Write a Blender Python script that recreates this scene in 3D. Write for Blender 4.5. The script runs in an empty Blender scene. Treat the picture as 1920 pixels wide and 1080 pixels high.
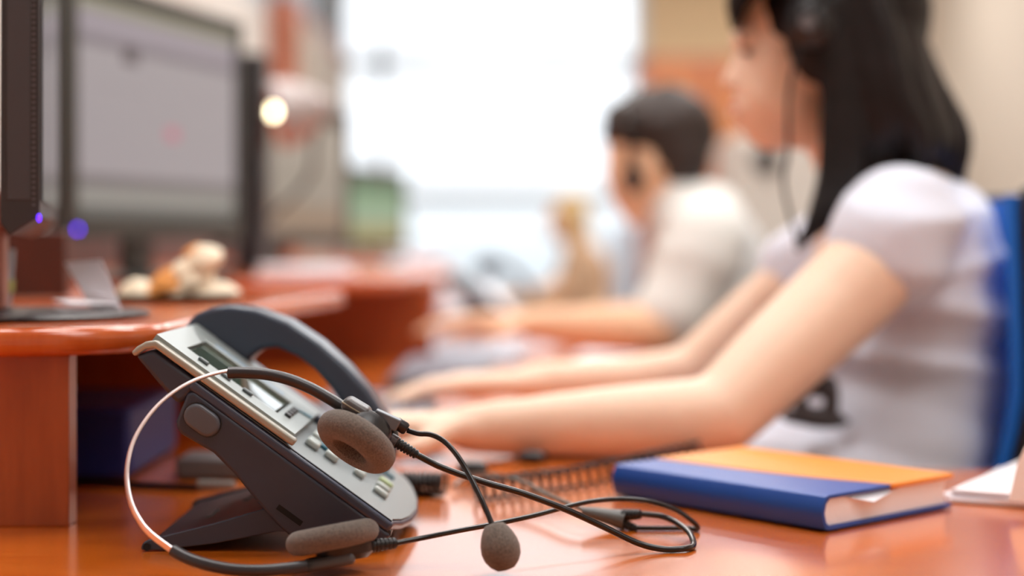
import bpy, bmesh, math, random
from mathutils import Vector, Matrix, noise
V = Vector
C = bpy.context.scene
COL = C.collection
random.seed(7)

# ---------------------------------------------------------------- camera, world, light, exposure
F = 3200.0; CZ = 0.94; DESK = 0.74            # focal length in px of the 1920 frame, lens height, desk height
cam_d = bpy.data.cameras.new('camera'); cam = bpy.data.objects.new('camera', cam_d); COL.objects.link(cam)
cam.location = (0, 0, CZ); cam.rotation_euler = (math.radians(90), 0, 0)
cam_d.sensor_width = 36; cam_d.lens = 36 * F / 1920; cam_d.shift_y = -90 / 1920
cam_d.clip_start = 0.05; cam_d.clip_end = 200
cam_d.dof.use_dof = True; cam_d.dof.focus_distance = 1.075
cam_d.dof.aperture_fstop = 0.060 / 0.0255
C.camera = cam
C.view_settings.view_transform = 'Standard'; C.view_settings.look = 'None'
C.view_settings.gamma = 1; C.view_settings.use_curve_mapping = False
C.view_settings.exposure = 0.0
try: C.cycles.use_denoising = True
except Exception: pass
C.cycles.max_bounces = 8; C.cycles.sample_clamp_indirect = 6

w = bpy.data.worlds.new('sky'); C.world = w; w.use_nodes = True
nt = w.node_tree; nt.nodes.clear()
wo = nt.nodes.new('ShaderNodeOutputWorld'); bg = nt.nodes.new('ShaderNodeBackground')
tc = nt.nodes.new('ShaderNodeTexCoord'); sx = nt.nodes.new('ShaderNodeSeparateXYZ')
rp = nt.nodes.new('ShaderNodeValToRGB')
rp.color_ramp.elements[0].position = 0.49; rp.color_ramp.elements[0].color = (.54, .60, .64, 1)
rp.color_ramp.elements[1].position = 0.53; rp.color_ramp.elements[1].color = (.90, .95, 1, 1)
mp = nt.nodes.new('ShaderNodeMath'); mp.operation = 'MULTIPLY_ADD'; mp.inputs[1].default_value = .5; mp.inputs[2].default_value = .5
nt.links.new(tc.outputs['Generated'], sx.inputs[0]); nt.links.new(sx.outputs['Z'], mp.inputs[0])
nt.links.new(mp.outputs[0], rp.inputs[0]); nt.links.new(rp.outputs[0], bg.inputs[0]); nt.links.new(bg.outputs[0], wo.inputs[0])
bg.inputs[1].default_value = 1.65

def area(name, loc, rot, sx_, sy_, power, col):
    d = bpy.data.lights.new(name, 'AREA'); d.shape = 'RECTANGLE'; d.size = sx_; d.size_y = sy_
    d.energy = power; d.color = col
    o = bpy.data.objects.new(name, d); COL.objects.link(o); o.location = loc; o.rotation_euler = rot
    return o
# daylight entering through the end window; the office ceiling panels and added fill panels
pw = area('window_portal', (-.14, 10.97, 1.8), (math.radians(-90), 0, 0), 1.95, 2.5, 1, (1, 1, 1)); pw.data.cycles.is_portal = True
PANELS = [(.9, .6, 19), (.9, 2.5, 30), (-.4, 1.6, 27), (1.2, 4.6, 34), (-.3, 3.9, 31), (.4, 7.0, 38), (1.6, 6.6, 28), (1.4, 9.2, 32), (1.9, -.3, 14)]  # panels at the end are added fill for right wall and camera side
for i, (x, y, pwr) in enumerate(PANELS):
    area('ceiling_and_fill_light', (x, y, 2.93), (0, 0, 0), 1.15, .55, pwr, (1, .985, .96))

# ---------------------------------------------------------------- helpers
def P(px, py, Y): return V(((px - 960) * Y / F, Y, CZ - (py - 450) * Y / F))
def lin(c):
    r = []
    for v in c:
        v /= 255.0; r.append(v / 12.92 if v <= .04045 else ((v + .055) / 1.055) ** 2.4)
    return (*r, 1)
MATS = {}
def mat(name, rgb, rough=.5, metal=0, bump=0, bscale=300, var=0, vscale=30, coat=0, spec=.5, emit=0, sheen=0, trans=0, alpha=1, sss=0):
    if name in MATS: return MATS[name]
    m = bpy.data.materials.new(name); m.use_nodes = True; t = m.node_tree; b = t.nodes['Principled BSDF']
    c = lin(rgb); b.inputs['Base Color'].default_value = c; b.inputs['Roughness'].default_value = rough
    b.inputs['Metallic'].default_value = metal; b.inputs['Specular IOR Level'].default_value = spec
    b.inputs['Coat Weight'].default_value = coat; b.inputs['Sheen Weight'].default_value = sheen
    b.inputs['Transmission Weight'].default_value = trans; b.inputs['Alpha'].default_value = alpha
    if sss:
        b.inputs['Subsurface Weight'].default_value = sss; b.inputs['Subsurface Radius'].default_value = (.012, .004, .002)
        b.inputs['Subsurface Scale'].default_value = 1
    if emit:
        b.inputs['Emission Color'].default_value = c; b.inputs['Emission Strength'].default_value = emit
    co = t.nodes.new('ShaderNodeTexCoord')
    if bump:
        n = t.nodes.new('ShaderNodeTexNoise'); n.inputs['Scale'].default_value = bscale; n.inputs['Detail'].default_value = 3
        bp = t.nodes.new('ShaderNodeBump'); bp.inputs['Strength'].default_value = bump; bp.inputs['Distance'].default_value = .001
        t.links.new(co.outputs['Object'], n.inputs['Vector']); t.links.new(n.outputs['Fac'], bp.inputs['Height'])
        t.links.new(bp.outputs[0], b.inputs['Normal'])
    if var:
        n = t.nodes.new('ShaderNodeTexNoise'); n.inputs['Scale'].default_value = vscale; n.inputs['Detail'].default_value = 4
        r = t.nodes.new('ShaderNodeValToRGB')
        r.color_ramp.elements[0].position = .3; r.color_ramp.elements[1].position = .7
        r.color_ramp.elements[0].color = (*[x * (1 - var) for x in c[:3]], 1)
        r.color_ramp.elements[1].color = (*[min(1, x * (1 + var)) for x in c[:3]], 1)
        t.links.new(co.outputs['Object'], n.inputs['Vector']); t.links.new(n.outputs['Fac'], r.inputs[0]); t.links.new(r.outputs[0], b.inputs['Base Color'])
    MATS[name] = m; return m
def wood(name, a, b_, rough=.18, scale=(3, 14, 3), coat=.3):
    m = bpy.data.materials.new(name); m.use_nodes = True; t = m.node_tree; b = t.nodes['Principled BSDF']
    co = t.nodes.new('ShaderNodeTexCoord'); mp_ = t.nodes.new('ShaderNodeMapping'); mp_.inputs['Scale'].default_value = scale
    n = t.nodes.new('ShaderNodeTexNoise'); n.inputs['Scale'].default_value = 4; n.inputs['Detail'].default_value = 8; n.inputs['Distortion'].default_value = 1.2
    n2 = t.nodes.new('ShaderNodeTexNoise'); n2.inputs['Scale'].default_value = 24; n2.inputs['Detail'].default_value = 5
    mx = t.nodes.new('ShaderNodeMix'); mx.data_type = 'FLOAT'; mx.inputs[0].default_value = .35
    r = t.nodes.new('ShaderNodeValToRGB')
    r.color_ramp.elements[0].position = .3; r.color_ramp.elements[0].color = lin(a)
    r.color_ramp.elements[1].position = .7; r.color_ramp.elements[1].color = lin(b_)
    t.links.new(co.outputs['Object'], mp_.inputs[0]); t.links.new(mp_.outputs[0], n.inputs['Vector']); t.links.new(mp_.outputs[0], n2.inputs['Vector'])
    t.links.new(n.outputs['Fac'], mx.inputs[2]); t.links.new(n2.outputs['Fac'], mx.inputs[3]); t.links.new(mx.outputs[0], r.inputs[0])
    t.links.new(r.outputs[0], b.inputs['Base Color'])
    b.inputs['Roughness'].default_value = rough; b.inputs['Coat Weight'].default_value = coat; b.inputs['Coat Roughness'].default_value = .13; b.inputs['Coat IOR'].default_value = 1.7
    return m

def obj(name, bm, m, parent=None, bevel=0, seg=2, angle=35, sub=0, recalc=True):
    if recalc: bmesh.ops.recalc_face_normals(bm, faces=bm.faces)
    me = bpy.data.meshes.new(name); bm.to_mesh(me); bm.free()
    for ms in (m if isinstance(m, (list, tuple)) else [m]): me.materials.append(ms)
    for p in me.polygons: p.use_smooth = True
    me.set_sharp_from_angle(angle=math.radians(angle))
    o = bpy.data.objects.new(name, me); COL.objects.link(o)
    if parent is not None:
        o.parent = parent; o.matrix_parent_inverse = parent.matrix_basis.inverted()
    if bevel:
        b = o.modifiers.new('bevel', 'BEVEL'); b.width = bevel; b.segments = seg; b.limit_method = 'ANGLE'; b.angle_limit = math.radians(30); b.harden_normals = False
    if sub:
        s = o.modifiers.new('sub', 'SUBSURF'); s.levels = sub; s.render_levels = sub
    return o
def tag(o, label, cat, group=None, kind=None):
    if label: o['label'] = label
    if cat: o['category'] = cat
    if group: o['group'] = group
    if kind: o['kind'] = kind
    return o
def thing(name, loc, label, cat, group=None):
    o = bpy.data.objects.new(name, None); COL.objects.link(o); o.location = loc; o.empty_display_size = .02
    return tag(o, label, cat, group)
def struct(name, bm, m, **k):
    o = obj(name, bm, m, **k); o['kind'] = 'structure'; return o
def B(): return bmesh.new()
def box(bm, lo, hi, mi=0):
    lo, hi = V(lo), V(hi)
    vs = [bm.verts.new((x, y, z)) for x in (lo.x, hi.x) for y in (lo.y, hi.y) for z in (lo.z, hi.z)]
    for f in ((0, 1, 3, 2), (4, 6, 7, 5), (0, 4, 5, 1), (2, 3, 7, 6), (0, 2, 6, 4), (1, 5, 7, 3)):
        bm.faces.new([vs[i] for i in f]).material_index = mi
    return bm
def fbox(bm, o, ax, ay, az, lo, hi, mi=0):     # box in a frame (origin + 3 axes)
    vs = [bm.verts.new(o + ax * x + ay * y + az * z) for x in (lo[0], hi[0]) for y in (lo[1], hi[1]) for z in (lo[2], hi[2])]
    for f in ((0, 1, 3, 2), (4, 6, 7, 5), (0, 4, 5, 1), (2, 3, 7, 6), (0, 2, 6, 4), (1, 5, 7, 3)):
        bm.faces.new([vs[i] for i in f]).material_index = mi
    return bm
def prism(bm, pts, off):
    a = [bm.verts.new(p) for p in pts]; b = [bm.verts.new(V(p) + V(off)) for p in pts]; n = len(a)
    bm.faces.new(a); bm.faces.new(b[::-1])
    for i in range(n): bm.faces.new((a[i], a[(i + 1) % n], b[(i + 1) % n], b[i]))
    return bm
def catmull(pts, k=8):
    pts = [V(p) for p in pts]; out = []
    q = [pts[0] * 2 - pts[1]] + pts + [pts[-1] * 2 - pts[-2]]
    for i in range(1, len(q) - 2):
        a, b, c, d = q[i - 1:i + 3]
        for j in range(k):
            t = j / k
            out.append(.5 * ((2 * b) + (c - a) * t + (2 * a - 5 * b + 4 * c - d) * t * t + (3 * b - a - 3 * c + d) * t ** 3))
    out.append(pts[-1]); return out
def sweep(bm, pts, rad, n=12, flat=1, up=None):
    pts = [V(p) for p in pts]; N = len(pts); rings = []
    t0 = (pts[1] - pts[0]).normalized(); ref = V(up) if up else (V((0, 0, 1)) if abs(t0.z) < .9 else V((1, 0, 0)))
    nrm = (ref - t0 * ref.dot(t0)).normalized()
    for i, p in enumerate(pts):
        t = (pts[min(i + 1, N - 1)] - pts[max(i - 1, 0)]).normalized()
        nrm = (nrm - t * nrm.dot(t)).normalized(); bn = t.cross(nrm)
        r = rad(i / (N - 1)) if callable(rad) else rad
        rings.append([bm.verts.new(p + nrm * math.cos(a) * r + bn * math.sin(a) * r * flat) for a in [2 * math.pi * k / n for k in range(n)]])
    for i in range(N - 1):
        for k in range(n):
            bm.faces.new((rings[i][k], rings[i][(k + 1) % n], rings[i + 1][(k + 1) % n], rings[i + 1][k]))
    bm.faces.new(rings[0][::-1]); bm.faces.new(rings[-1])
    return bm
def frame(axis):
    z = V(axis).normalized(); r = V((0, 0, 1)) if abs(z.z) < .9 else V((1, 0, 0))
    x = (r - z * r.dot(z)).normalized(); return x, z.cross(x), z
def lathe(bm, o, axis, prof, n=32, sc=(1, 1), closed=False):
    x, y, z = frame(axis); rings = []
    for t, r in prof:
        rings.append([bm.verts.new(V(o) + z * t + x * math.cos(a) * r * sc[0] + y * math.sin(a) * r * sc[1]) for a in [2 * math.pi * k / n for k in range(n)]])
    m = len(rings)
    for i in range(m if closed else m - 1):
        for k in range(n):
            bm.faces.new((rings[i][k], rings[i][(k + 1) % n], rings[(i + 1) % m][(k + 1) % n], rings[(i + 1) % m][k]))
    if not closed: bm.faces.new(rings[0][::-1]); bm.faces.new(rings[-1])
    return bm
def ell(bm, c, r, rot=None, seg=20, rings=12):
    M = Matrix.Translation(V(c)) @ (rot.to_4x4() if rot else Matrix.Identity(4)) @ Matrix.Diagonal((*( (r,) * 3 if not hasattr(r, '__len__') else r), 1))
    top = bm.verts.new(M @ V((0, 0, 1))); bot = bm.verts.new(M @ V((0, 0, -1))); R = []
    for i in range(1, rings):
        a = math.pi * i / rings
        R.append([bm.verts.new(M @ V((math.sin(a) * math.cos(q), math.sin(a) * math.sin(q), math.cos(a)))) for q in [2 * math.pi * k / seg for k in range(seg)]])
    for k in range(seg):
        k2 = (k + 1) % seg
        bm.faces.new((top, R[0][k], R[0][k2])); bm.faces.new((bot, R[-1][k2], R[-1][k]))
        for i in range(len(R) - 1): bm.faces.new((R[i][k], R[i + 1][k], R[i + 1][k2], R[i][k2]))
    return bm
def cap(bm, chain, n=16):                       # chain of (point, radius): cones with ball joints, to be voxel-merged
    for i, (p, r) in enumerate(chain):
        ell(bm, p, r, seg=n, rings=10)
        if i:
            q, s = chain[i - 1]
            if (V(p) - V(q)).length > 1e-5:
                lathe(bm, q, V(p) - V(q), [(0, s), ((V(p) - V(q)).length, r)], n=n)
    return bm
def melt(o, vox, smooth=6, f=.6):
    r = o.modifiers.new('remesh', 'REMESH'); r.mode = 'VOXEL'; r.voxel_size = vox; r.use_smooth_shade = True
    if smooth:
        s = o.modifiers.new('smooth', 'SMOOTH'); s.iterations = smooth; s.factor = f
    return o
def ribs(n, L, r, deep=.78):
    pr = []
    for i in range(n):
        a = i / n * L; b = (i + .62) / n * L; c = (i + .7) / n * L; d = (i + .94) / n * L; k = 1 - .22 * i / n
        pr += [(a, r * k), (b, r * k), (c, r * k * deep), (d, r * k * deep)]
    return pr

# ---------------------------------------------------------------- materials
M_desk = wood('desk_wood', (208, 96, 12), (224, 118, 32), rough=.24, scale=(1.2, 9, 2), coat=.9)
M_board = wood('board_wood', (150, 66, 24), (172, 82, 36), rough=.3, scale=(10, 10, 1.6), coat=.1)
M_shelf = wood('shelf_wood', (190, 82, 26), (206, 100, 42), rough=.2, scale=(12, 2, 2), coat=.3)
M_dark = mat('dark_plastic', (30, 30, 34), .35)
M_phone = mat('phone_plastic', (50, 56, 72), .34, bump=.12, bscale=2500)
M_phone2 = mat('phone_lid_plastic', (60, 67, 86), .33)
M_handset = mat('handset_plastic', (52, 64, 82), .3)
M_silver = mat('silver_plastic', (156, 166, 166), .3, metal=.35)
M_pad = mat('keypad_plastic', (118, 127, 130), .38, metal=.25)
M_key = mat('key_plastic', (186, 198, 196), .22)
M_teal = mat('teal_key', (50, 112, 132), .3)
M_foam = mat('foam', (104, 94, 86), .95, bump=1.0, bscale=1500, var=.55, vscale=1100, sheen=.3)
M_rub = mat('black_rubber', (24, 24, 28), .36)
M_cable = mat('cable', (18, 15, 18), .2)
M_steel = mat('steel', (245, 238, 242), .38, metal=1)
M_sleeve = mat('sleeve', (44, 43, 48), .34)
M_skin = mat('skin', (240, 208, 184), .5, sss=.12)
M_skin2 = mat('skin_tan', (232, 186, 150), .5, sss=.1)
M_white = mat('white_shirt', (216, 221, 236), .85, sheen=.2)
M_offw = mat('offwhite_shirt', (224, 224, 220), .9)
M_hair = mat('black_hair', (20, 14, 15), .5, spec=.3, var=.4, vscale=60)
M_brown = mat('brown_hair', (44, 30, 24), .6, var=.3, vscale=50)
M_blond = mat('blond_hair', (190, 160, 110), .6, var=.2, vscale=50)
M_paper = mat('paper', (240, 238, 244), .8)
M_blue = mat('book_blue', (12, 72, 160), .36, bump=.25, bscale=900)
M_orange = mat('book_orange', (240, 150, 50), .42, bump=.25, bscale=900)
M_pages = mat('pages', (250, 246, 250), .8, bump=.4, bscale=400)

# ---------------------------------------------------------------- room
M_wall = mat('wall_beige', (214, 200, 184), .9, bump=.1, bscale=80)
M_wallw = mat('wall_pale', (222, 218, 212), .9)
M_floor = mat('floor_grey', (120, 112, 105), .6, var=.1, vscale=6)
M_frame = mat('window_white', (205, 214, 220), .5)
M_terra = mat('terracotta_wood', (178, 104, 74), .45, var=.1, vscale=8)
M_beige = mat('beige_laminate', (196, 184, 164), .5)
XL, XR, YF, YB, H = -1.15, 2.6, 11.0, -1.6, 3.05
struct('floor', box(B(), (XL - .1, YB - .1, -.08), (XR + .1, YF + .1, 0)), M_floor)
struct('ceiling', box(B(), (XL - .1, YB - .1, H), (XR + .1, YF + .1, H + .08)), mat('ceiling_white', (235, 235, 235), .9))
struct('wall_right', box(B(), (XR, YB, 0), (XR + .1, YF, H)), M_wall)
struct('wall_back', box(B(), (XL, YB - .1, 0), (XR, YB, H)), M_wall)
WX0, WX1, WZ0 = -1.14, .85, .55
b = B(); box(b, (WX1, YF, 0), (XR, YF + .12, H)); box(b, (XL, YF, 0), (WX0, YF + .12, H)); box(b, (WX0, YF, 0), (WX1, YF + .12, WZ0))
struct('wall_far', b, mat('wall_tan', (226, 196, 156), .9))
b = B(); box(b, (XL - .1, YB, 0), (XL, YF, 2.0)); box(b, (XL - .1, YB, 2.0), (XL, 6.0, H)); 
struct('wall_left', b, M_wallw)
def window(name, axis, fixed, a0, a1, z0, z1, muls, trs, t=.06):
    fr = B()
    def bar(a, bb, c, d, th=t):
        if axis == 'x': box(fr, (a, fixed, c), (bb, fixed + th, d))
        else: box(fr, (fixed - th, a, c), (fixed, bb, d))
    bar(a0, a0 + .07, z0, z1); bar(a1 - .07, a1, z0, z1); bar(a0, a1, z0, z0 + .06); bar(a0, a1, z1 - .06, z1)
    for m_ in muls: bar(m_ - .03, m_ + .03, z0, z1, t - .004)
    for z in trs: bar(a0, a1, z - .042, z + .042, t - .008)
    o = struct(name, fr, M_frame)
    g = B()
    if axis == 'x': box(g, (a0 + .02, fixed + .025, z0 + .02), (a1 - .02, fixed + .031, z1 - .02))
    else: box(g, (fixed - .031, a0 + .02, z0 + .02), (fixed - .025, a1 - .02, z1 - .02))
    gm = MATS.get('pane_glass')
    if not gm:
        gm = bpy.data.materials.new('pane_glass'); gm.use_nodes = True; t_ = gm.node_tree; t_.nodes.clear()
        ou = t_.nodes.new('ShaderNodeOutputMaterial'); tr = t_.nodes.new('ShaderNodeBsdfTransparent'); gl = t_.nodes.new('ShaderNodeBsdfGlossy')
        gl.inputs['Roughness'].default_value = .02; fz = t_.nodes.new('ShaderNodeFresnel'); mx = t_.nodes.new('ShaderNodeMixShader')
        fz.inputs[0].default_value = 1.3
        t_.links.new(fz.outputs[0], mx.inputs[0]); t_.links.new(tr.outputs[0], mx.inputs[1]); t_.links.new(gl.outputs[0], mx.inputs[2]); t_.links.new(mx.outputs[0], ou.inputs[0])
        MATS['pane_glass'] = gm
    obj('glass_pane', g, gm, o)
window('window_1', 'x', YF, WX0, WX1, WZ0, H, (-.84,), (1.21, 2.08))
window('added_side_window', 'y', XL, 6.0, 11.0, 2.0, H, (7.6, 9.2), ())  # side window added so the area above the cabinet is bright

# ceiling light fixtures (housings of the room and added fill panel lights)
for i, (x, y, pwr) in enumerate(PANELS):
    t = thing('ceiling_and_fill_panel', (x, y, 2.97), 'unseen white ceiling panel light, some added as fill', 'ceiling light', 'ceiling panel lights')
    b = B()
    for lo, hi in (((x-.63,y-.33),(x+.63,y-.29)),((x-.63,y+.29),(x+.63,y+.33)),((x-.63,y-.29),(x-.59,y+.29)),((x+.59,y-.29),(x+.63,y+.29))):
        box(b, (*lo, 2.95), (*hi, 3.05))
    obj('frame', b, M_frame, t)
    obj('backplate', box(B(), (x-.59,y-.29,3.0), (x+.59,y+.29,3.045)), M_frame, t)

# ---------------------------------------------------------------- desks
XE = .20      # inner edge of the long run of desks
M_darkw = wood('dark_wood', (58, 24, 16), (84, 36, 22), rough=.4, scale=(10, 10, 2), coat=0)
def slab(outline, z0, z1):
    return prism(B(), [V((x, y, z0)) for x, y in outline], (0, 0, z1 - z0))
def arc(cx, cy, r, a0, a1, n=10): return [(cx + r * math.cos(math.radians(a0 + (a1 - a0) * i / n)), cy + r * math.sin(math.radians(a0 + (a1 - a0) * i / n))) for i in range(n + 1)]
t = thing('desk', (-.3, .8, 0), 'orange cherry wood desk in the foreground carrying the telephone and the book', 'desk')
out = [(XL + .02, -.1), (1.25, -.1), (1.25, 1.49)] + [(.5, 1.49)] + arc(.40, 1.69, .20, 270, 180) + [(.20, 2.10), (XL + .02, 2.10)]
obj('desktop', slab(out, .71, DESK), M_desk, t, bevel=.006, seg=3)
for x, y in ((1.18, 0), (1.18, 1.4), (-1.0, 0), (-1.0, 2.0)):
    obj('leg', box(B(), (x - .03, y - .03, 0), (x + .03, y + .03, .71)), M_board, t)
t = thing('desk', (-.3, 2.9, 0), 'orange wood desk where the man in the white polo shirt works', 'desk')
obj('desktop', slab([(XL + .02, 2.102), (.20, 2.102), (.22, 2.7), (.24, 3.2), (.22, 4.0), (XL + .02, 4.0)], .71, DESK), M_desk, t, bevel=.006)
for x, y in ((.1, 2.2), (-1.0, 2.2), (.15, 3.9), (-1.0, 3.9)):
    obj('leg', box(B(), (x - .03, y - .03, 0), (x + .03, y + .03, .71)), M_board, t)
XL2 = -1.0
t = thing('desk', (-.1, 5.6, 0), 'far orange desk in front of the blond person', 'desk')
obj('desktop', slab([(XL2, 4.002), (.22, 4.002), (.02, 4.8), (-.06, 6.0), (-.06, 7.5), (XL2, 7.5)], .71, DESK), M_desk, t, bevel=.006)
for x, y in ((.12, 4.1), (-.94, 4.1), (-.12, 7.4), (-.94, 7.4)):
    obj('leg', box(B(), (x - .03, y - .03, 0), (x + .03, y + .03, .71)), M_board, t)

# raised monitor shelves
ZT, ZB = .8795, .8595
t = thing('monitor_shelf', (-.5, 1.3, DESK), 'raised orange wood shelf at left above the blue box, holding the nearest monitor', 'shelf')
out = [(XL + .03, 1.165), (-.36, 1.165)] + arc(-.36, 1.275, .11, 270, 355, 10)[1:] + [(-.232, 1.72), (-.20, 2.05), (XL + .03, 2.05)]
o = obj('shelf_top', slab(out, ZB, ZT), M_shelf, t, bevel=.0085, seg=5)
obj('support_panel', box(B(), (XL + .05, 1.19, DESK), (-.309, 1.212, ZB)), M_board, t, bevel=.001)
obj('support_panel', box(B(), (-.86, 1.95, DESK), (-.33, 1.972, ZB)), M_board, t)
obj('back_panel', box(B(), (-.80, 1.213, DESK), (-.78, 1.949, ZB)), M_board, t)
t = thing('monitor_shelf', (-.5, 3.2, DESK), 'raised wood shelf in mid-distance beside the telephone handset, with a red-orange front', 'shelf')
out = [(XL + .03, 2.62), (-.3, 2.62), (-.18, 2.75), (-.13, 3.0), (-.13, 3.9), (XL + .03, 3.9)]
obj('shelf_top', slab(out, ZB, ZT), M_shelf, t, bevel=.008, seg=4)
obj('support_panel', box(B(), (-.9, 2.9, DESK), (-.135, 2.92, ZB)), M_board, t)
obj('support_panel', box(B(), (-.9, 3.7, DESK), (-.2, 3.72, ZB)), M_board, t)
t = thing('monitor_shelf', (-.5, 5.5, DESK), 'farthest raised wood shelf, under the green-tinted monitor', 'shelf')
obj('shelf_top', slab([(XL2, 4.7), (-.35, 4.7), (-.25, 5.0), (-.25, 7.4), (XL2, 7.4)], ZB, ZT), M_shelf, t, bevel=.008)
obj('support_panel', box(B(), (-.9, 5.0, DESK), (-.3, 5.02, ZB)), M_board, t)
obj('support_panel', box(B(), (-.9, 7.2, DESK), (-.3, 7.22, ZB)), M_board, t)
tag(obj('divider_panel', box(B(), (-1.1, 1.76, ZT + .001), (-.46, 1.78, .95)), M_darkw, bevel=.002), 'dark wooden divider panel standing behind the white folded card', 'divider')
tag(obj('privacy_screen', box(B(), (-.87, 2.06, ZT + .0005), (-.85, 5.6, .955)), M_darkw, bevel=.002), 'long dark wooden screen along the back of the desks behind the lit monitor', 'screen')
tag(obj('storage_box', box(B(), (-.46, 1.42, DESK + .001), (-.318, 1.62, .80)), mat('navy', (26, 42, 120), .6), bevel=.006), 'dark navy blue box in shadow under the raised shelf', 'box')

# ---------------------------------------------------------------- monitors
def screen_mat(name, base, bars, strength):
    m = bpy.data.materials.new(name); m.use_nodes = True; t = m.node_tree; b = t.nodes['Principled BSDF']
    co = t.nodes.new('ShaderNodeTexCoord'); s = t.nodes.new('ShaderNodeSeparateXYZ'); t.links.new(co.outputs['UV'], s.inputs[0])
    r = t.nodes.new('ShaderNodeValToRGB'); r.color_ramp.interpolation = 'CONSTANT'
    el = r.color_ramp.elements
    while len(el) > 1: el.remove(el[-1])
    el[0].position = 0; el[0].color = lin(bars[0][1])
    for p, c in bars[1:]: e = el.new(p); e.color = lin(c)
    t.links.new(s.outputs['Y'], r.inputs[0])
    cur = r.outputs[0]
    for (cx, cy, w_, h_, col) in base:
        mk = None
        for ax, c0, hw in (('X', cx, w_), ('Y', cy, h_)):
            a = t.nodes.new('ShaderNodeMath'); a.operation = 'COMPARE'; a.inputs[1].default_value = c0; a.inputs[2].default_value = hw
            t.links.new(s.outputs[ax], a.inputs[0])
            if mk is None: mk = a
            else:
                mm = t.nodes.new('ShaderNodeMath'); mm.operation = 'MULTIPLY'; t.links.new(mk.outputs[0], mm.inputs[0]); t.links.new(a.outputs[0], mm.inputs[1]); mk = mm
        mx = t.nodes.new('ShaderNodeMix'); mx.data_type = 'RGBA'; t.links.new(mk.outputs[0], mx.inputs[0]); t.links.new(cur, mx.inputs[6]); mx.inputs[7].default_value = lin(col); cur = mx.outputs[2]
    t.links.new(cur, b.inputs['Emission Color']); b.inputs['Emission Strength'].default_value = strength
    b.inputs['Base Color'].default_value = (.02, .02, .02, 1); b.inputs['Roughness'].default_value = .35
    return m
def monitor(name_label, nearX, nearY, farX, farY, z0, z1, scr, group=None, base_z=ZT, thick=.03, bez=.022, bm_=None, disc_glow=None, chin=.03):
    a = V((nearX, nearY, 0)); c = V((farX, farY, 0)); ax = (c - a).normalized(); L = (c - a).length
    nz = V((0, 0, 1)); nn = ax.cross(nz)          # screen normal
    if nn.x < 0: nn = -nn
    o0 = V((nearX, nearY, z0)); Hh = z1 - z0; bmat = bm_ or M_dark
    mid = (a + c) / 2
    t = thing('monitor', (mid.x, mid.y, base_z), name_label, 'monitor', group)
    b = B(); fbox(b, o0, ax, -nn, nz, (0, .0, 0), (L, thick, Hh)); obj('casing', b, bmat, t, bevel=.004)
    b = B()
    for lo, hi in (((0, bez), (0, Hh)), ((L - bez, L), (0, Hh))):
        pass
    fbox(b, o0, ax, nn, nz, (0, .0002, 0), (bez, .006, Hh)); fbox(b, o0, ax, nn, nz, (L - bez, .0002, 0), (L, .006, Hh))
    fbox(b, o0, ax, nn, nz, (bez, .0002, 0), (L - bez, .006, chin)); fbox(b, o0, ax, nn, nz, (bez, .0002, Hh - bez), (L - bez, .006, Hh))
    obj('bezel', b, bmat, t, bevel=.001)
    b = B(); q = [o0 + ax * x + nn * .0025 + nz * z for x, z in ((bez, chin), (L - bez, chin), (L - bez, Hh - bez), (bez, Hh - bez))]
    f = b.faces.new([b.verts.new(p) for p in q]); uv = b.loops.layers.uv.new()
    for l, u_ in zip(f.loops, ((0, 0), (1, 0), (1, 1), (0, 1))): l[uv].uv = u_
    r_ = bmesh.ops.extrude_face_region(b, geom=[f]); bmesh.ops.translate(b, verts=[v for v in r_['geom'] if isinstance(v, bmesh.types.BMVert)], vec=-nn * .001)
    obj('screen', b, scr, t)
    p0 = mid - nn * (thick * .5)
    b = B(); fbox(b, V((p0.x, p0.y, base_z)) - nn * .035, ax, nn, nz, (-.035, 0, .006), (.035, .02, z0 - base_z + .12)); obj('stand_neck', b, bmat, t, bevel=.003)
    b = B(); lathe(b, V((p0.x, p0.y, base_z + .0008)), (0, 0, 1), [(0, .115), (.005, .115), (.011, .09), (.012, .03)], 40); obj('stand_base', b, bmat, t)
    if disc_glow:
        b = B(); ell(b, o0 + ax * disc_glow[0] + nn * .0065 + nz * disc_glow[1], disc_glow[2], seg=12, rings=8); obj('power_and_disc_light', b, mat('violet_glow', (84, 20, 255), .5, emit=disc_glow[3]), t)  # glowing violet dot added to give the blurred violet disc
    return t
scr2 = screen_mat('screen_page', [(.30, .77, .045, .045, (84, 76, 84)), (.56, .42, .04, .03, (206, 120, 140)), (.24, .60, .16, .004, (160, 150, 154)), (.75, .62, .15, .004, (162, 152, 158))],
    [(0, (92, 96, 94)), (.05, (150, 148, 142)), (.13, (122, 116, 118)), (.19, (168, 160, 164)), (.78, (128, 120, 128)), (.83, (160, 150, 160)), (.94, (150, 148, 130))], .78)
monitor('monitor with a lit grey page on its screen, second from the left edge', -.576, 2.20, -.434, 2.72, .942, 1.286, scr2, disc_glow=(.02, .012, .0028, 10), bez=.024, bm_=mat('charcoal_bezel', (46, 50, 48), .4))
scr3 = screen_mat('screen_beige', [], [(0, (150, 128, 108)), (.25, (158, 150, 138)), (.6, (168, 160, 148))], .8)
monitor('monitor with a plain beige screen behind the desk lamp', -.545, 3.25, -.395, 4.1, .925, 1.245, scr3, bez=.04)
scr4 = screen_mat('screen_green', [], [(0, (160, 150, 100)), (.25, (150, 176, 150)), (.55, (120, 160, 125)), (.8, (80, 110, 95))], .9)
monitor('small distant monitor with a green landscape on its screen', -.60, 6.1, -.42, 6.75, .90, 1.21, scr4, bez=.03)
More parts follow.
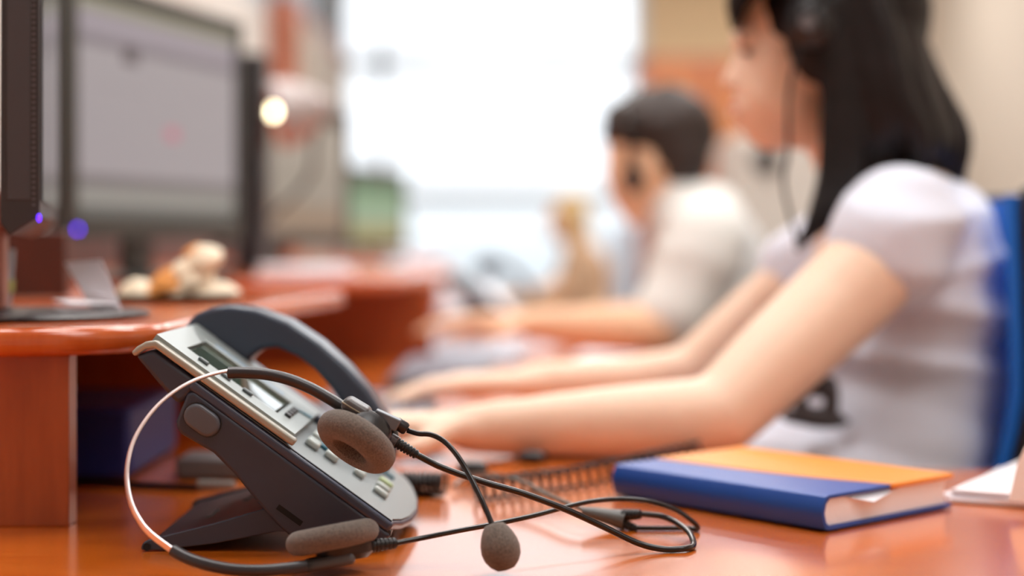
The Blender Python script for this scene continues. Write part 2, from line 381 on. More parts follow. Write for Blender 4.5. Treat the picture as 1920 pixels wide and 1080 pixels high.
# nearest monitor, seen on its side edge
t = thing('monitor', (-.36, 1.3, ZT), 'black monitor at the left edge of the photo, seen side-on with vent slots', 'monitor')
a = V((-.332, 1.2, 0)); c = V((-.416, 1.56, 0)); ax = (c - a).normalized(); nn = V((-ax.y, ax.x, 0)); nn = nn if nn.x > 0 else -nn; nz = V((0, 0, 1)); L = (c - a).length
o0 = V((a.x, a.y, .956))
prof = [(0, 0), (0, .30), (-.006, .30), (-.026, .285), (-.027, -.004), (-.021, -.013), (-.004, -.002)]
b = B(); prism(b, [o0 + nn * x + nz * z for x, z in prof], ax * L); obj('casing', b, mat('monitor_side', (46, 47, 53), .45, bump=.3, bscale=1500), t, bevel=.0012)
b = B()
fbox(b, o0 - ax * .0006, ax, nn, nz, (0, -.0225, .012), (.0011, -.0062, .29)); obj('side_panel', b, mat('side_inset', (62, 63, 70), .5, bump=.5, bscale=2500), t, bevel=.0004)
for k in range(70):
    if k == 0: b = B()
    fbox(b, o0 - ax * .0007, ax, nn, nz, (0, -.0052, .008 + k * .004), (.001, -.0032, .0095 + k * .004))
obj('vent_strip', b, mat('vent_dots', (96, 96, 104), .5), t)
b = B(); fbox(b, o0 + nn * .0005, ax, nn, nz, (.012, 0, .012), (L - .012, .0012, .29)); obj('screen', b, mat('near_screen', (70, 74, 78), .12), t)
b = B(); ell(b, o0 - ax * .0005 + nn * -.0005 + nz * -.0005, (.0017, .0015, .003)); obj('power_and_disc_light', b, mat('violet_glow2', (90, 40, 250), .5, emit=3), t)
b = B(); lathe(b, V((-.395, 1.345, ZT + .0006)), (0, 0, 1), [(0, .107), (.0022, .108), (.0038, .104), (.004, .03)], 64); obj('stand_base', b, M_dark, t)
b = B(); fbox(b, V((-.425, 1.37, ZT + .009)), V((1, 0, 0)), V((0, 1, 0)), nz, (.008, -.04, -.004), (.028, -.02, .09)); obj('stand_neck', b, mat('stand_pink_reflection', (176, 112, 98), .35), t, bevel=.004)  # pink reflection on the neck put into its base colour

# ---------------------------------------------------------------- small things on the shelf
# folded white card
b = B(); s0 = ZT + .0125; Yc = 1.335
q0, q1 = P(228, 580, Yc), P(190, 487, Yc)
p = [V((-.338, 1.30, s0)), V((-.306, 1.30, s0)), V((-.306, 1.37, s0)), V((-.338, 1.37, s0))]
s0 = ZT + .0050
c = [P(96, 574, 1.40), P(120, 583, 1.33), P(229, 583, 1.335), P(170, 574, 1.40)]
for q in c: q.z = s0
prism(b, c, (0, 0, .001))
prism(b, [V((c[2].x, c[2].y, s0 + .0008)), P(190, 487, 1.385), P(122, 493, 1.425), V((c[3].x, c[3].y, s0 + .0008))], (-.0006, .0004, .0002))
prism(b, [P(98, 563, 1.40), P(130, 571, 1.335), P(222, 572, 1.34), P(168, 563, 1.40)], (0, 0, .0008))
tag(obj('folded_card', b, M_paper), 'white folded card propped open on the black stand base', 'card')
# cup
t = thing('drinking_cup', (-.375, 1.44, ZT), 'grey cup half cut off by the left edge of the photo', 'cup')
b = B(); lathe(b, V((-.425, 1.385, ZT + .0048)), (0, 0, 1), [(0, .012), (.002, .018), (.045, .021), (.048, .021), (.048, .019), (.005, .016)], 28); obj('cup_body', b, mat('cup_grey', (128, 136, 146), .3), t)
b = B(); lathe(b, V((-.425, 1.385, ZT + .018)), (0, 0, 1), [(0, .0202), (.010, .0208)], 28); obj('band', b, mat('cup_green', (150, 150, 70), .4), t)
# cream ornament
t = thing('ornament', (-.33, 1.78, ZT), 'cream and orange seashell ornament heaped on a dark tray behind the folded card', 'ornament')
M_cream = mat('cream', (244, 228, 200), .5); M_amber = mat('amber', (226, 150, 70), .5)
b = B(); lathe(b, V((-.345, 1.70, ZT + .0008)), (0, 0, 1), [(0, .068), (.004, .074), (.007, .075), (.007, .07), (.003, .06)], 40); obj('tray', b, M_dark, t)
def shell(px, py, r, m, Y=1.70, sq=(1, 1, .8)):
    b = B(); c = P(px, py, Y); lathe(b, c + V((0, 0, -r * .8)), (random.uniform(-.4, .4), random.uniform(-.6, .1), 1), [(r * 1.6 * (i / 9), r * math.sin(math.pi * (.06 + .92 * i / 9)) * (1 + .07 * (i % 2))) for i in range(10)], 20); obj('shell', b, m, t)
for q in ((262, 545, .019, M_cream), (300, 548, .018, M_amber), (325, 528, .021, M_amber), (345, 545, .022, M_cream), (375, 520, .022, M_cream), (392, 548, .022, M_cream), (420, 552, .017, M_cream), (392, 482, .019, M_cream), (368, 478, .014, M_amber), (355, 505, .018, M_cream)): shell(*q)
# paper pile
t = thing('paper_pile', (-.33, 2.3, ZT), 'low pile of pale papers under the lit monitor, right of the seashell ornament', 'papers')
for i in range(4):
    b = B(); fbox(b, V((-.42 + .004 * i, 2.78, ZT + .001 + i * .004)), V((1, .06 * i, 0)).normalized(), V((-.06 * i, 1, 0)).normalized(), V((0, 0, 1)), (0, 0, 0), (.15, .21, .0036)); obj('sheet', b, M_paper, t)

# desk lamp
t = thing('desk_lamp', (-.55, 3.1, ZT), 'small desk lamp with a copper-lined shade and bulb with added glow between two monitors', 'lamp')
c = P(520, 215, 3.15); dr = (P(612, 205, 3.15) - c).normalized() * .96 + V((0, .25, .12)); dr.normalize()
b = B(); pr = [(-.004, .066), (.03, .061), (.06, .046), (.09, .024), (.105, .006)]
lathe(b, c, dr, pr + [(.098, .004), (.06, .043), (.03, .058), (-.004, .064)], 36, closed=True); obj('lamp_shade', b, mat('lamp_silver', (170, 160, 158), .5, metal=.5), t)
b = B(); lathe(b, c, dr, [(-.003, .0638), (.03, .0578), (.06, .0428), (.097, .0035), (.096, .003), (.059, .0415), (.03, .0565), (-.003, .0625)], 36, closed=True); obj('shade_lining', b, mat('lamp_copper', (196, 110, 74), .6, metal=.3), t)
b = B(); ell(b, c + dr * -.008 + V((.0, -.012, .006)), .010); bl = obj('bulb', b, mat('bulb_added_glow', (255, 244, 205), .5, emit=13), t); bl['label'] = 'round bulb with an added glow for the highlight disc'  # emission put on the bulb to give the blurred highlight disc
b = B(); sweep(b, catmull([c + dr * .09, P(590, 260, 3.2), P(575, 340, 3.25) , V((-.50, 3.22, ZT + .06)), V((-.52, 3.2, ZT + .012))]), .005, 10); obj('arm', b, M_dark, t)
b = B(); lathe(b, V((-.52, 3.2, ZT + .0008)), (0, 0, 1), [(0, .05), (.01, .05), (.014, .03)], 30); obj('lamp_base', b, M_dark, t)
t = thing('highlight_disc', (-.289, 4.3, DESK), 'pale blue disc made up for a blurred highlight, on an added stand, mid-distance against the window', 'highlight')  # disc and stand added in place of a blurred point highlight
b = B(); lathe(b, P(745, 520, 4.31), (0, -1, 0), [(-.012, .03), (-.008, .044), (.008, .046), (.012, .040)], 36); obj('disc_face', b, mat('pale_highlight', (206, 224, 240), .3), t)
b = B(); lathe(b, V((-.289, 4.31, DESK + .001)), (0, 0, 1), [(0, .03), (.006, .03), (.01, .006), (.07, .006)], 20); obj('disc_stand', b, M_dark, t)

t = thing('dark_filler', (-.465, 3.05, ZT), 'tall narrow black casing added between the lit grey monitor and the beige monitor', 'filler')  # dark block added to fill the black strip beside the beige monitor
b = box(B(), (-.487, 3.0, ZT + .0006), (-.437, 3.10, 1.27)); obj('filler_case', b, M_dark, t, bevel=.006, seg=3)
for z_ in (.98, 1.08, 1.18):
    b = B(); lathe(b, V((-.462, 2.9995, z_)), (0, -1, 0), [(0, .019), (.003, .019), (.003, .016), (.001, .004)], 24); obj('filler_ring', b, M_rub, t)
# ---------------------------------------------------------------- cabinets
def cabinet(x0, x1, y0, y1, z1, label, door_m, n=2, face='x'):
    t = thing('cabinet', ((x0 + x1) / 2, (y0 + y1) / 2, 0), label, 'cabinet')
    obj('carcass', box(B(), (x0, y0, 0), (x1, y1, z1)), M_terra, t, bevel=.004)
    for i in range(n):
        if face == 'x':
            a = y0 + (y1 - y0) * i / n + .18; c_ = y0 + (y1 - y0) * (i + 1) / n - .18
            d = obj('door', box(B(), (x1 + .001, a, .1), (x1 + .02, c_, z1 - .08)), door_m, t, bevel=.003)
            obj('handle', box(B(), (x1 + .021, c_ - .08, 1.0), (x1 + .035, c_ - .06, 1.15)), M_steel, d)
        else:
            a = x0 + (x1 - x0) * i / n + .03; c_ = x0 + (x1 - x0) * (i + 1) / n - .03
            d = obj('door', box(B(), (a, y0 - .02, .1), (c_, y0 - .001, z1 - .05)), door_m, t, bevel=.003)
            obj('handle', box(B(), (c_ - .06, y0 - .035, 1.0), (c_ - .04, y0 - .021, 1.15)), M_steel, d)
    return t
cabinet(-1.14, -1.02, 8.0, 10.6, 2.08, 'tall beige-doored terracotta cabinet along the left wall', M_beige, 2)
cabinet(.66, 1.30, 8.6, 9.1, 1.86, 'brown wooden cabinet behind the man, against the tan wall', mat('brown_door', (196, 124, 74), .5), 2, 'y')
t = thing('filing_cabinet', (.78, 4.9, 0), 'pale grey cabinet with a round black knob seen below the woman\'s chin', 'cabinet')
obj('carcass', box(B(), (.62, 4.7, 0), (1.0, 5.2, 1.235)), mat('pale_grey_metal', (206, 200, 190), .5), t, bevel=.006)
d = obj('door', box(B(), (.63, 4.68, .05), (.99, 4.699, 1.225)), mat('pale_grey_metal2', (212, 206, 198), .5), t, bevel=.004)
b = B(); lathe(b, P(1435, 300, 4.679), (0, -1, 0), [(0, .036), (.012, .036), (.02, .02)], 24); obj('knob', b, M_dark, d)

# ---------------------------------------------------------------- telephone
Y0 = 1.092
AL = math.atan2(984 - 712, 738 - 362); U = V((-math.cos(AL), 0, math.sin(AL))); W = V((0, 1, 0)); Nn = V((math.sin(AL), 0, math.cos(AL)))
T0 = P(738, 984, Y0); PW = .192
def S(px, py, dy=0): return P(px, py, Y0) + V((0, dy, 0))
def prof3(pts, dy=0, floor=True):
    out = []
    for px, py in pts:
        p = S(px, py, dy)
        if floor: p.z = max(p.z, DESK + .0012)
        out.append(p)
    return out
def telephone():
    t = thing('telephone', (T0.x - .09, Y0 + .1, DESK), 'grey office desk telephone with tilted silver keypad in the foreground', 'telephone')
    # lower body below the groove
    body = obj('body', prism(B(), prof3([(734, 1004), (362, 733), (350, 738), (330, 790), (331, 804), (340, 815), (400, 850), (440, 890), (480, 940), (520, 985), (548, 1010), (600, 1020), (700, 1022), (716, 1021)]), (0, PW - .004, 0)), M_phone, t, bevel=.004, seg=4)
    # groove core, slightly inset
    obj('seam', prism(B(), prof3([(733, 997), (364, 727), (362, 736), (732, 1006)], .0012), (0, PW - .006, 0)), M_dark, t)
    # lid: outline in (u,w) with a bulged front edge
    o = T0; L = (S(362, 712) - T0).length
    outl = [(0, 0), (-.001, .01), (-.0065, .03), (-.011, .06), (-.0135, .1), (-.011, .14), (-.005, .17), (.001, .185), (.006, PW), (L, PW), (L, 0)]
    b = B(); prism(b, [o + U * u + W * w_ for u, w_ in outl], -Nn * .0068); obj('lid', b, M_phone2, t, bevel=.0022, seg=3)
    outl2 = [(.002, .0035)] + [(u + .003, w_) for u, w_ in outl[1:8]] + [(.0088, PW - .004), (L - .002, PW - .004), (L - .002, .0035)]
    b = B(); prism(b, [o + Nn * .0002 + U * u + W * w_ for u, w_ in outl2], Nn * .0008); obj('keypad_plate', b, M_pad, t, bevel=.0005)
    # hood + fascia
    h = .0085
    hood = obj('hood_casing', prism(B(), prof3([(252, 668), (286, 655), (368, 714), (364, 730), (345, 752), (331, 758), (300, 725)], .0012), (0, PW - .004, 0)), M_phone, t, bevel=.003, seg=3)
    b = B(); prism(b, prof3([(245, 661), (256, 650), (272, 641), (292, 638), (556, 826), (548, 838), (372, 713), (290, 653), (272, 655), (252, 669)]), (0, .009, 0)); obj('fascia_edge', b, mat('champagne_plastic', (166, 164, 154), .3, metal=.3), t, bevel=.0016, seg=3)
    o2 = T0 + Nn * h
    u0, u1 = .0835, .1955
    def plate(lo_u, hi_u, lo_w, hi_w, n0, n1, name, m, par=t, bev=.0006):
        b = B(); fbox(b, T0, U, W, Nn, (lo_u, lo_w, n0), (hi_u, hi_w, n1)); return obj(name, b, m, par, bevel=bev)
    # fascia with a well for the display
    b = B()
    for lu, hu, lw, hw in ((u0 + .002, .104, .0092, PW - .045), (.104, .178, .0092, .036), (.104, .178, .1, PW - .045), (.178, u1, .0092, PW - .006)):
        fbox(b, T0, U, W, Nn, (lu, lw, .001), (hu, hw, h))
    fbox(b, T0, U, W, Nn, (.104, .0365, .001), (.178, .0995, .0032))
    f = obj('fascia', b, M_silver, t)
    plate(.106, .176, .0375, .0985, .0060, .0074, 'display', mat('lcd', (70, 88, 70), .05, coat=1))
    plate(.104, .178, .0995, .104, h, .0100, 'display_rim', M_silver, t, .0015)
    plate(.112, .172, .106, .118, h, .0093, 'label_strip', mat('label_blue', (150, 172, 190), .35), t)
    for u_, w_ in ((.1625, .0255), (.1450, .0285), (.1275, .0285)):
        b = B(); fbox(b, T0, U, W, Nn, (u_ - .004, w_ - .0024, h), (u_ + .004, w_ + .0024, h + .0022)); obj('soft_key', b, mat('soft_key', (92, 104, 108), .3), t, bevel=.0014, seg=3)
    for k in range(4):
        w_ = .050 + k * .012; b = B(); fbox(b, T0, U, W, Nn, (.0955, w_ - .0035, h), (.1005, w_ + .0035, h + .002)); obj('menu_key', b, M_dark, t, bevel=.0008)
    b = B(); prism(b, [T0 + Nn * h + U * u + W * w_ for u, w_ in ((.099, .094), (.086, .108), (.086, .100))], Nn * .001); obj('arrow_mark', b, M_teal, t)
    def key(u_, w_, lu, lw, hh=.0045, m=M_key):
        b = B(); fbox(b, T0, U, W, Nn, (u_ - lu / 2, w_ - lw / 2, .001), (u_ + lu / 2, w_ + lw / 2, hh)); obj('key', b, m, t, bevel=.0017, seg=3)
    for u_, w_ in ((.0735, .054), (.0735, .088), (.0585, .058), (.0585, .095), (.0735, .122), (.0585, .122)): key(u_, w_, .010, .016, .0060)
    key(.067, .0755, .007, .010, .004, M_teal)
    for w_ in (.068, .084): key(.0365, w_, .0085, .011, .0055)
    for w_ in (.106, .124): key(.0365, w_, .0085, .011, .0055)
    for i, w_ in enumerate((.056, .078, .100)): key(.0175, w_, .0115, .0065, .005, M_key if i < 2 else mat('lime_key', (176, 196, 150), .3))
    for i, w_ in enumerate((.145,)): key(.02, w_, .014, .005, .003, M_teal)
    # handset cradle
    plate(.02, .195, .150, PW - .006, .0012, .006, 'cradle', M_phone2, t, .002)
    # side button: rounded prism standing proud
    cx = S(380, 787); ln = U; hn = Nn
    def stadium(a, r, n=10): return [(a + r * math.cos(q), r * math.sin(q)) for q in [math.radians(-90 + 180 * k / n) for k in range(n + 1)]] + [(-a + r * math.cos(q), r * math.sin(q)) for q in [math.radians(90 + 180 * k / n) for k in range(n + 1)]]
    b = B(); prism(b, [cx + ln * x + hn * y + V((0, .0005, 0)) for x, y in stadium(.0045, .0088)], (0, -.001, 0)); obj('button_recess', b, M_dark, t)
    b = B(); prism(b, [cx + ln * x + hn * y for x, y in stadium(.0045, .0080)], (0, -.0045, 0)); obj('volume_button', b, mat('button_grey', (84, 90, 100), .36), t, bevel=.0022, seg=4)
    b = B(); c0 = S(543, 966); fbox(b, c0, U, W, Nn, (-.0095, -.0004, -.0018), (.0095, .003, .0018)); obj('side_slot', b, mat('slot_black', (6, 6, 8), .8), t)
    # foot stand
    FY = Y0 + .003
    def Fp(px, py):
        p = P(px, py, FY); p.z = max(p.z, DESK + .001); return p
    pf = [(264, 1027), (268, 1018), (277, 1013), (400, 982), (500, 952), (560, 945), (620, 975), (600, 1000), (520, 997), (400, 1020), (300, 1036), (272, 1036), (265, 1033)]
    st = obj('stand', prism(B(), [Fp(*q) for q in pf], (0, .006, 0)), M_phone, t, bevel=.0012)
    b = B(); prism(b, [Fp(*q) + V((0, .0062, 0)) for q in ((280, 1018), (500, 960), (560, 955), (575, 985), (300, 1030))], (0, .165, 0)); obj('stand_plate', b, mat('stand_dark', (44, 46, 52), .4), st, bevel=.001)
    b = B(); prism(b, [Fp(*q) + V((0, .1714, 0)) for q in pf], (0, .006, 0)); obj('stand_rib', b, M_phone, st, bevel=.001)
    b = B(); lathe(b, Fp(276, 1025) + V((0, .001, 0)), (0, -1, 0), [(0, .0024), (.0022, .0024)], 20); obj('pivot_hole', b, mat('slot_black', (6, 6, 8), .8), st)
    for (u_, w_) in ((.35, .05), (.6, .09)):
        a_ = Fp(280, 1018) + V((0, .006, .0006)); e = Fp(500, 960) - Fp(280, 1018)
        b = B(); ex = e.normalized(); fbox(b, a_ + e * u_, ex, W, ex.cross(W) * -1, (0, w_, -.0005), (.004, w_ + .03, .0006)); obj('stand_slot', b, mat('slot_mark', (96, 98, 104), .5), st)
    return t
tel = telephone()
# handset
HY = Y0 + .150
top = [(338, 636), (345, 612), (365, 590), (395, 577), (430, 573), (480, 580), (540, 603), (600, 643), (650, 688), (690, 732), (718, 775), (738, 815), (744, 850)]
bot = [(735, 872), (710, 872), (690, 850), (672, 812), (650, 770), (622, 730), (590, 694), (556, 668), (520, 652), (490, 655), (468, 672), (450, 700), (425, 704), (395, 690), (362, 668), (344, 652)]
t = thing('handset', P(540, 640, HY), 'dark blue-grey curved telephone handset lying across the far side of the desk telephone', 'handset')
b = prism(B(), [P(x, y, HY) for x, y in top + bot], (0, .044, 0)); obj('grip', b, M_handset, t, bevel=.011, seg=5, angle=60)
b = B(); lathe(b, P(405, 690, HY) + V((0, .022, .004)), -Nn, [(0, .019), (.006, .019), (.007, .015)], 30); obj('earpiece', b, M_phone, t)

# coiled handset cord
def coil(bm, path, R, r, turns, n=14):
    pts = catmull(path, 12); N = len(pts); out = []
    tot = int(turns * n)
    for i in range(tot + 1):
        f = i / tot * (N - 1); k = min(int(f), N - 2); p = pts[k].lerp(pts[k + 1], f - k); tg = (pts[k + 1] - pts[k]).normalized()
        x = V((0, 0, 1)); x = (x - tg * x.dot(tg)).normalized(); y = tg.cross(x); a = 2 * math.pi * i / n
        out.append(p + x * math.cos(a) * R + y * math.sin(a) * R)
    sweep(bm, out, r, 6)
b = B()
coil(b, [V((x, y, DESK + .0098)) for x, y in ((-.028, 1.297), (.008, 1.33), (.046, 1.365), (.088, 1.42), (.125, 1.48), (.170, 1.54))], .0082, .0015, 25)
tag(obj('coiled_cord', b, M_rub), 'black coiled telephone cord stretching across the desk behind the book', 'cord')
b = B(); coil(b, [V((-.085, 1.33, DESK + .0105)), V((-.07, 1.33, DESK + .0105)), V((-.052, 1.325, DESK + .0105))], .0078, .0017, 8); sweep(b, catmull([V((-.10, 1.33, DESK + .006)), V((-.08, 1.335, DESK + .002)), V((-.055, 1.33, DESK + .003))]), .0025, 8)
tag(obj('cord_bundle', b, M_rub), 'tight bundle of black cord lying just right of the telephone', 'cord')
# small lapel-like plug on thin wire behind
t = thing('wired_plug', P(995, 868, 1.53), 'small black plug on a thin wire lying near the woman\'s wrist', 'plug')
c = V((.018, 1.53, DESK + .0062)); b = B(); ell(b, c, (.015, .009, .0058)); obj('plug_body', b, M_rub, t)
b = B(); sweep(b, catmull([c + V((-.012, 0, 0)), V((-.02, 1.50, DESK + .002)), V((-.035, 1.42, DESK + .002)), V((-.03, 1.38, DESK + .0025))]), .0011, 8); obj('wire', b, M_cable, t)
t = thing('network_cable', (-.33, 1.38, DESK), 'grey network cable with a dark flat connector lying behind the telephone stand', 'cable')
b = B(); sweep(b, catmull([V((-.47, 1.39, DESK + .003)), V((-.36, 1.39, DESK + .003)), V((-.29, 1.37, DESK + .003)), V((-.25, 1.36, DESK + .003))]), .0028, 8); obj('cord', b, M_rub, t)
b = box(B(), (-.28, 1.42, DESK + .001), (-.215, 1.48, DESK + .018)); obj('connector', b, mat('connector_grey', (92, 94, 96), .5), t, bevel=.003)
b = B(); lathe(b, V((-.25, 1.36, DESK + .0048)), (1, -.05, 0), ribs(7, .03, .0042), 16); obj('boot', b, mat('boot_grey', (130, 126, 120), .5), t)

# ---------------------------------------------------------------- headset (foreground)
t = thing('headset', (-.13, 1.03, DESK), 'black call-centre headset with brown foam ear pads and a steel headband, leaning on the telephone', 'headset')
# upper ear unit
uc = P(668, 828, 1.052)
un = V((-.50, -.43, -.75)).normalized()        # outward from the ear side, towards the camera and down
def foam_prof(R, r, h):                        # doughnut with a shallow centre
    out = []
    for k in range(13):
        a = math.radians(-90 + 180 * k / 12); out.append((math.sin(a) * h, (R - r) + math.cos(a) * r))
    out += [(h * .97, (R - r) * .84), (h * .86, (R - r) * .70), (h * .6, (R - r) * .62), (-h * .35, (R - r) * .57), (-h * .5, .0008)]
    return out
M_foamd = M_foam
b = B(); lathe(b, uc, un, foam_prof(.0268, .0092, .0092), 56); e = obj('ear_pad', b, M_foam, t, recalc=True); e['label'] = 'upper brown foam ear pad facing the viewer'
b = B(); lathe(b, uc - un * .0028, un, [(-.001, .0098), (.0046, .0102), (.0046, .0094), (.0006, .009)], 30); obj('speaker_grille', b, mat('grille', (16, 12, 12), .9, bump=1, bscale=3000), e)
b = B(); lathe(b, uc - un * .0235, un, [(.004, .009), (.006, .0145), (.010, .0172), (.0155, .0185), (.0165, .018)], 44); cp = obj('ear_cup', b, M_rub, t)
# yoke cap seen from the side at the top of the cup
mj = un.cross(V((0, 0, 1))).normalized()
yk = P(668, 768, 1.052)
mxd = (P(700, 788, 1.066) - P(640, 752, 1.066)).normalized()
up2 = mxd.cross(V((0, 1, 0))).normalized(); up2 = up2 if up2.z > 0 else -up2
b = B(); fbox(b, yk, mxd, V((0, 1, 0)), up2, (-.0095, -.009, -.0045), (.0095, .012, .0052)); obj('yoke', b, mat('yoke_plastic', (76, 74, 76), .3), t, bevel=.0043, seg=5)
b = B(); fbox(b, yk + up2 * .0006, mxd, V((0, 1, 0)), up2, (-.0098, -.0094, -.0003), (.0098, .0122, .0004)); obj('yoke_seam', b, mat('yoke_line', (150, 142, 120), .3), t, bevel=.0002)
b = B(); cap(b, [(P(684, 790, 1.070), .0075), (P(706, 800, 1.070), .0095), (P(719, 816, 1.07), .0098), (P(715, 835, 1.068), .008)]); melt(obj('cup_shell', b, M_rub, t), .0012, 4)
# mic boom socket
sa = P(703, 771, 1.052); sb = P(748, 797, 1.052); sd = (sb - sa).normalized(); su = sd.cross(V((0, 1, 0))).normalized(); su = su if su.z > 0 else -su
b = B(); prism(b, [sa + su * .0012, sb + su * .0030, sb - su * .0048, sa - su * .0062 + sd * .002], (0, .010, 0)); obj('boom_socket', b, mat('socket_plastic', (96, 102, 110), .28), t, bevel=.0008)
b = B(); lathe(b, P(743, 793, 1.062), P(765, 807, 1.062) - P(743, 793, 1.062), [(0, .0040), (.0065, .0040), (.0078, .0032), (.0080, .0022)], 24); obj('boom_collar', b, M_rub, t)
boom = [(764, 807, 1.062), (785, 813, 1.06), (808, 815, 1.058), (832, 827, 1.055), (855, 851, 1.05), (876, 884, 1.045), (896, 922, 1.038), (912, 957, 1.032), (927, 995, 1.026)]
b = B(); sweep(b, catmull([P(*q) for q in boom], 8), .0017, 12); obj('mic_boom', b, M_cable, t)
b = B(); mc = P(943, 1040, 1.018); ma = (P(927, 994, 1.024) - P(948, 1070, 1.014)).normalized()
lathe(b, P(948, 1068, 1.014) + V((0, 0, .0014)), ma, [(-.0018, .001), (-.0006, .0058), (.0022, .0088), (.0062, .0111), (.0108, .0119), (.0155, .0114), (.0200, .0099), (.0240, .0079), (.0262, .0060), (.0270, .0030)], 40); obj('mic_foam', b, M_foam, t, angle=80)
# cable boot at upper cup
b0 = P(731, 822, 1.064); b1 = P(782, 853, 1.064)
b = B(); lathe(b, b0, b1 - b0, [(0, .0040), (.0045, .0040), (.0046, .0030)], 20); obj('boot_collar', b, mat('boot_plastic', (96, 96, 102), .35), t)
b = B(); lathe(b, b0 + (b1 - b0) * .24, b1 - b0, ribs(7, (b1 - b0).length * .78, .0038), 20); obj('cable_boot', b, M_rub, t)
# sleeve (upper), steel band, sleeve (lower)
up_s = [(428, 699, 1.062), (460, 699, 1.062), (500, 702, 1.062), (540, 711, 1.063), (580, 727, 1.064), (615, 746, 1.065), (645, 765, 1.066)]
b = B(); sweep(b, catmull([P(*q) for q in up_s], 6), .0037, 16, flat=1.2); obj('headband_sleeve', b, M_sleeve, t)
st = [(432, 694, 1.062), (400, 701, 1.060), (365, 713, 1.057), (330, 732, 1.053), (298, 758, 1.048), (270, 792, 1.043), (250, 828, 1.038), (240, 864, 1.033), (238, 900, 1.029), (244, 938, 1.024), (259, 972, 1.020), (282, 1001, 1.016), (328, 1036, 1.012)]
b = B(); sweep(b, catmull([P(*q) for q in st], 8), .00125, 10, flat=2.4, up=(0, 0, 1)); obj('headband_wire', b, M_steel, t)
def floorp(px, py, Y, r):
    p = P(px, py, Y); p.z = max(p.z, DESK + r + .0004); return p
lo_s = [(324, 1032, 1.012), (350, 1046, 1.008), (385, 1058, 1.004), (430, 1067, 1.002), (480, 1070, 1.001), (530, 1067, 1.004), (575, 1061, 1.008)]
b = B(); sweep(b, catmull([floorp(*q, .0035) for q in lo_s], 6), .0036, 16); obj('headband_sleeve', b, M_sleeve, t)
# lower ear unit
la = P(536, 1024, 1.03); lb = P(711, 990, 1.03); lc = (la + lb) / 2; lx = (lb - la).normalized()
ln_ = V((lx.z * -1, .15, lx.x)).normalized()
ln_ = (ln_ - lx * ln_.dot(lx)).normalized()
b = B(); lathe(b, lc, ln_, foam_prof(.0284, .0078, .0074), 56); e = obj('ear_pad', b, M_foam, t); e['label'] = 'lower brown foam ear pad seen edge-on'
b = B(); lathe(b, lc - ln_ * .0155 + lx * .006, ln_, [(0, .013), (.003, .017), (.0085, .0185), (.0095, .017)], 40); lcup = obj('ear_cup', b, M_rub, t)
for v in lcup.data.vertices: v.co.z = max(v.co.z, DESK + .0008)
b = B(); fbox(b, P(610, 1055, 1.014), lx, V((0, 1, 0)), ln_, (-.014, -.004, -.0038), (.018, .01, .0035)); yo = obj('yoke', b, mat('yoke_plastic', (76, 74, 76), .3), t, bevel=.003, seg=4)
for v in yo.data.vertices: v.co.z = max(v.co.z, DESK + .001)
c0 = P(690, 1024, 1.03); c1 = P(744, 1018, 1.035)
b = B(); lathe(b, c0, c1 - c0, ribs(7, (c1 - c0).length, .0042), 20); obj('cable_boot', b, M_rub, t)
# cables
cabA = [(782, 853, 1.064), (830, 877, 1.066), (900, 902, 1.07), (980, 925, 1.075), (1060, 955, 1.08), (1130, 987, 1.085), (1195, 1018, 1.088), (1245, 1036, 1.09), (1285, 1038, 1.093), (1300, 1024, 1.105), (1293, 1000, 1.125), (1270, 981, 1.145), (1240, 968, 1.16), (1205, 964, 1.17)]
cabA_w = [floorp(x, y, Y, .0021) for x, y, Y in cabA]
b = B(); sweep(b, catmull(cabA_w, 10), .0021, 12); obj('cable', b, M_cable, t)
cabB = [(744, 1018, 1.035), (800, 1007, 1.045), (860, 995, 1.06), (930, 982, 1.08), (1000, 967, 1.10), (1060, 951, 1.12), (1110, 940, 1.135), (1165, 936, 1.15), (1220, 941, 1.16), (1270, 958, 1.165), (1302, 981, 1.165), (1308, 995, 1.168), (1290, 998, 1.172), (1250, 1001, 1.172), (1215, 999, 1.172), (1192, 990, 1.172)]
b = B(); sweep(b, catmull([floorp(x, y, Y, .0017) for x, y, Y in cabB], 10), .0017, 12); obj('cable', b, M_cable, t)
# y splitter
M_grey = mat('splitter_grey', (84, 84, 82), .45)
s0 = P(1092, 958, 1.185); s1 = P(1172, 975, 1.178)
b = B(); sweep(b, [s0, s0.lerp(s1, .3), s0.lerp(s1, .7), s1], lambda f: .003 + .0042 * f, 16, flat=1.3); obj('splitter_body', b, M_grey, t)
b = B(); lathe(b, P(1168, 966, 1.176), P(1206, 964, 1.17) - P(1168, 966, 1.176), ribs(5, .0135, .0043), 18); obj('cable_boot', b, M_rub, t)
b = B(); lathe(b, P(1165, 980, 1.176), P(1196, 993, 1.172) - P(1165, 980, 1.176), ribs(5, .012, .0036), 18); obj('cable_boot', b, M_rub, t)
tail = [(1100, 958, 1.185), (1060, 942, 1.21), (1020, 925, 1.25), (985, 906, 1.29), (945, 894, 1.32), (905, 890, 1.36), (875, 893, 1.38), (850, 912, 1.345)]
b = B(); sweep(b, catmull([floorp(x, y, Y, .002) for x, y, Y in tail], 8), .0018, 10); obj('cable', b, mat('tail_grey', (100, 96, 88), .35), t)
b = B(); lathe(b, V((-.045, 1.43, DESK + .0085)), (1, -.15, 0), [(0, .0045), (.008, .0065), (.02, .0065), (.024, .004)], 18); obj('cable_clip', b, M_rub, t)

# ---------------------------------------------------------------- book
t = thing('book', (.21, 1.27, DESK), 'thick blue notebook with an orange cover panel lying on the desk at right', 'book')
bn = V(((1545 - 960) * 1.1636 / F, 1.1636, DESK + .001)); bl_ = V((.0788, 1.328, bn.z)); br_ = V((.3280, 1.272, bn.z))
EX = (br_ - bn).normalized(); EY = (bl_ - bn).normalized(); EZ = V((0, 0, 1)); LX, LY, TH = .158, .212, .0245
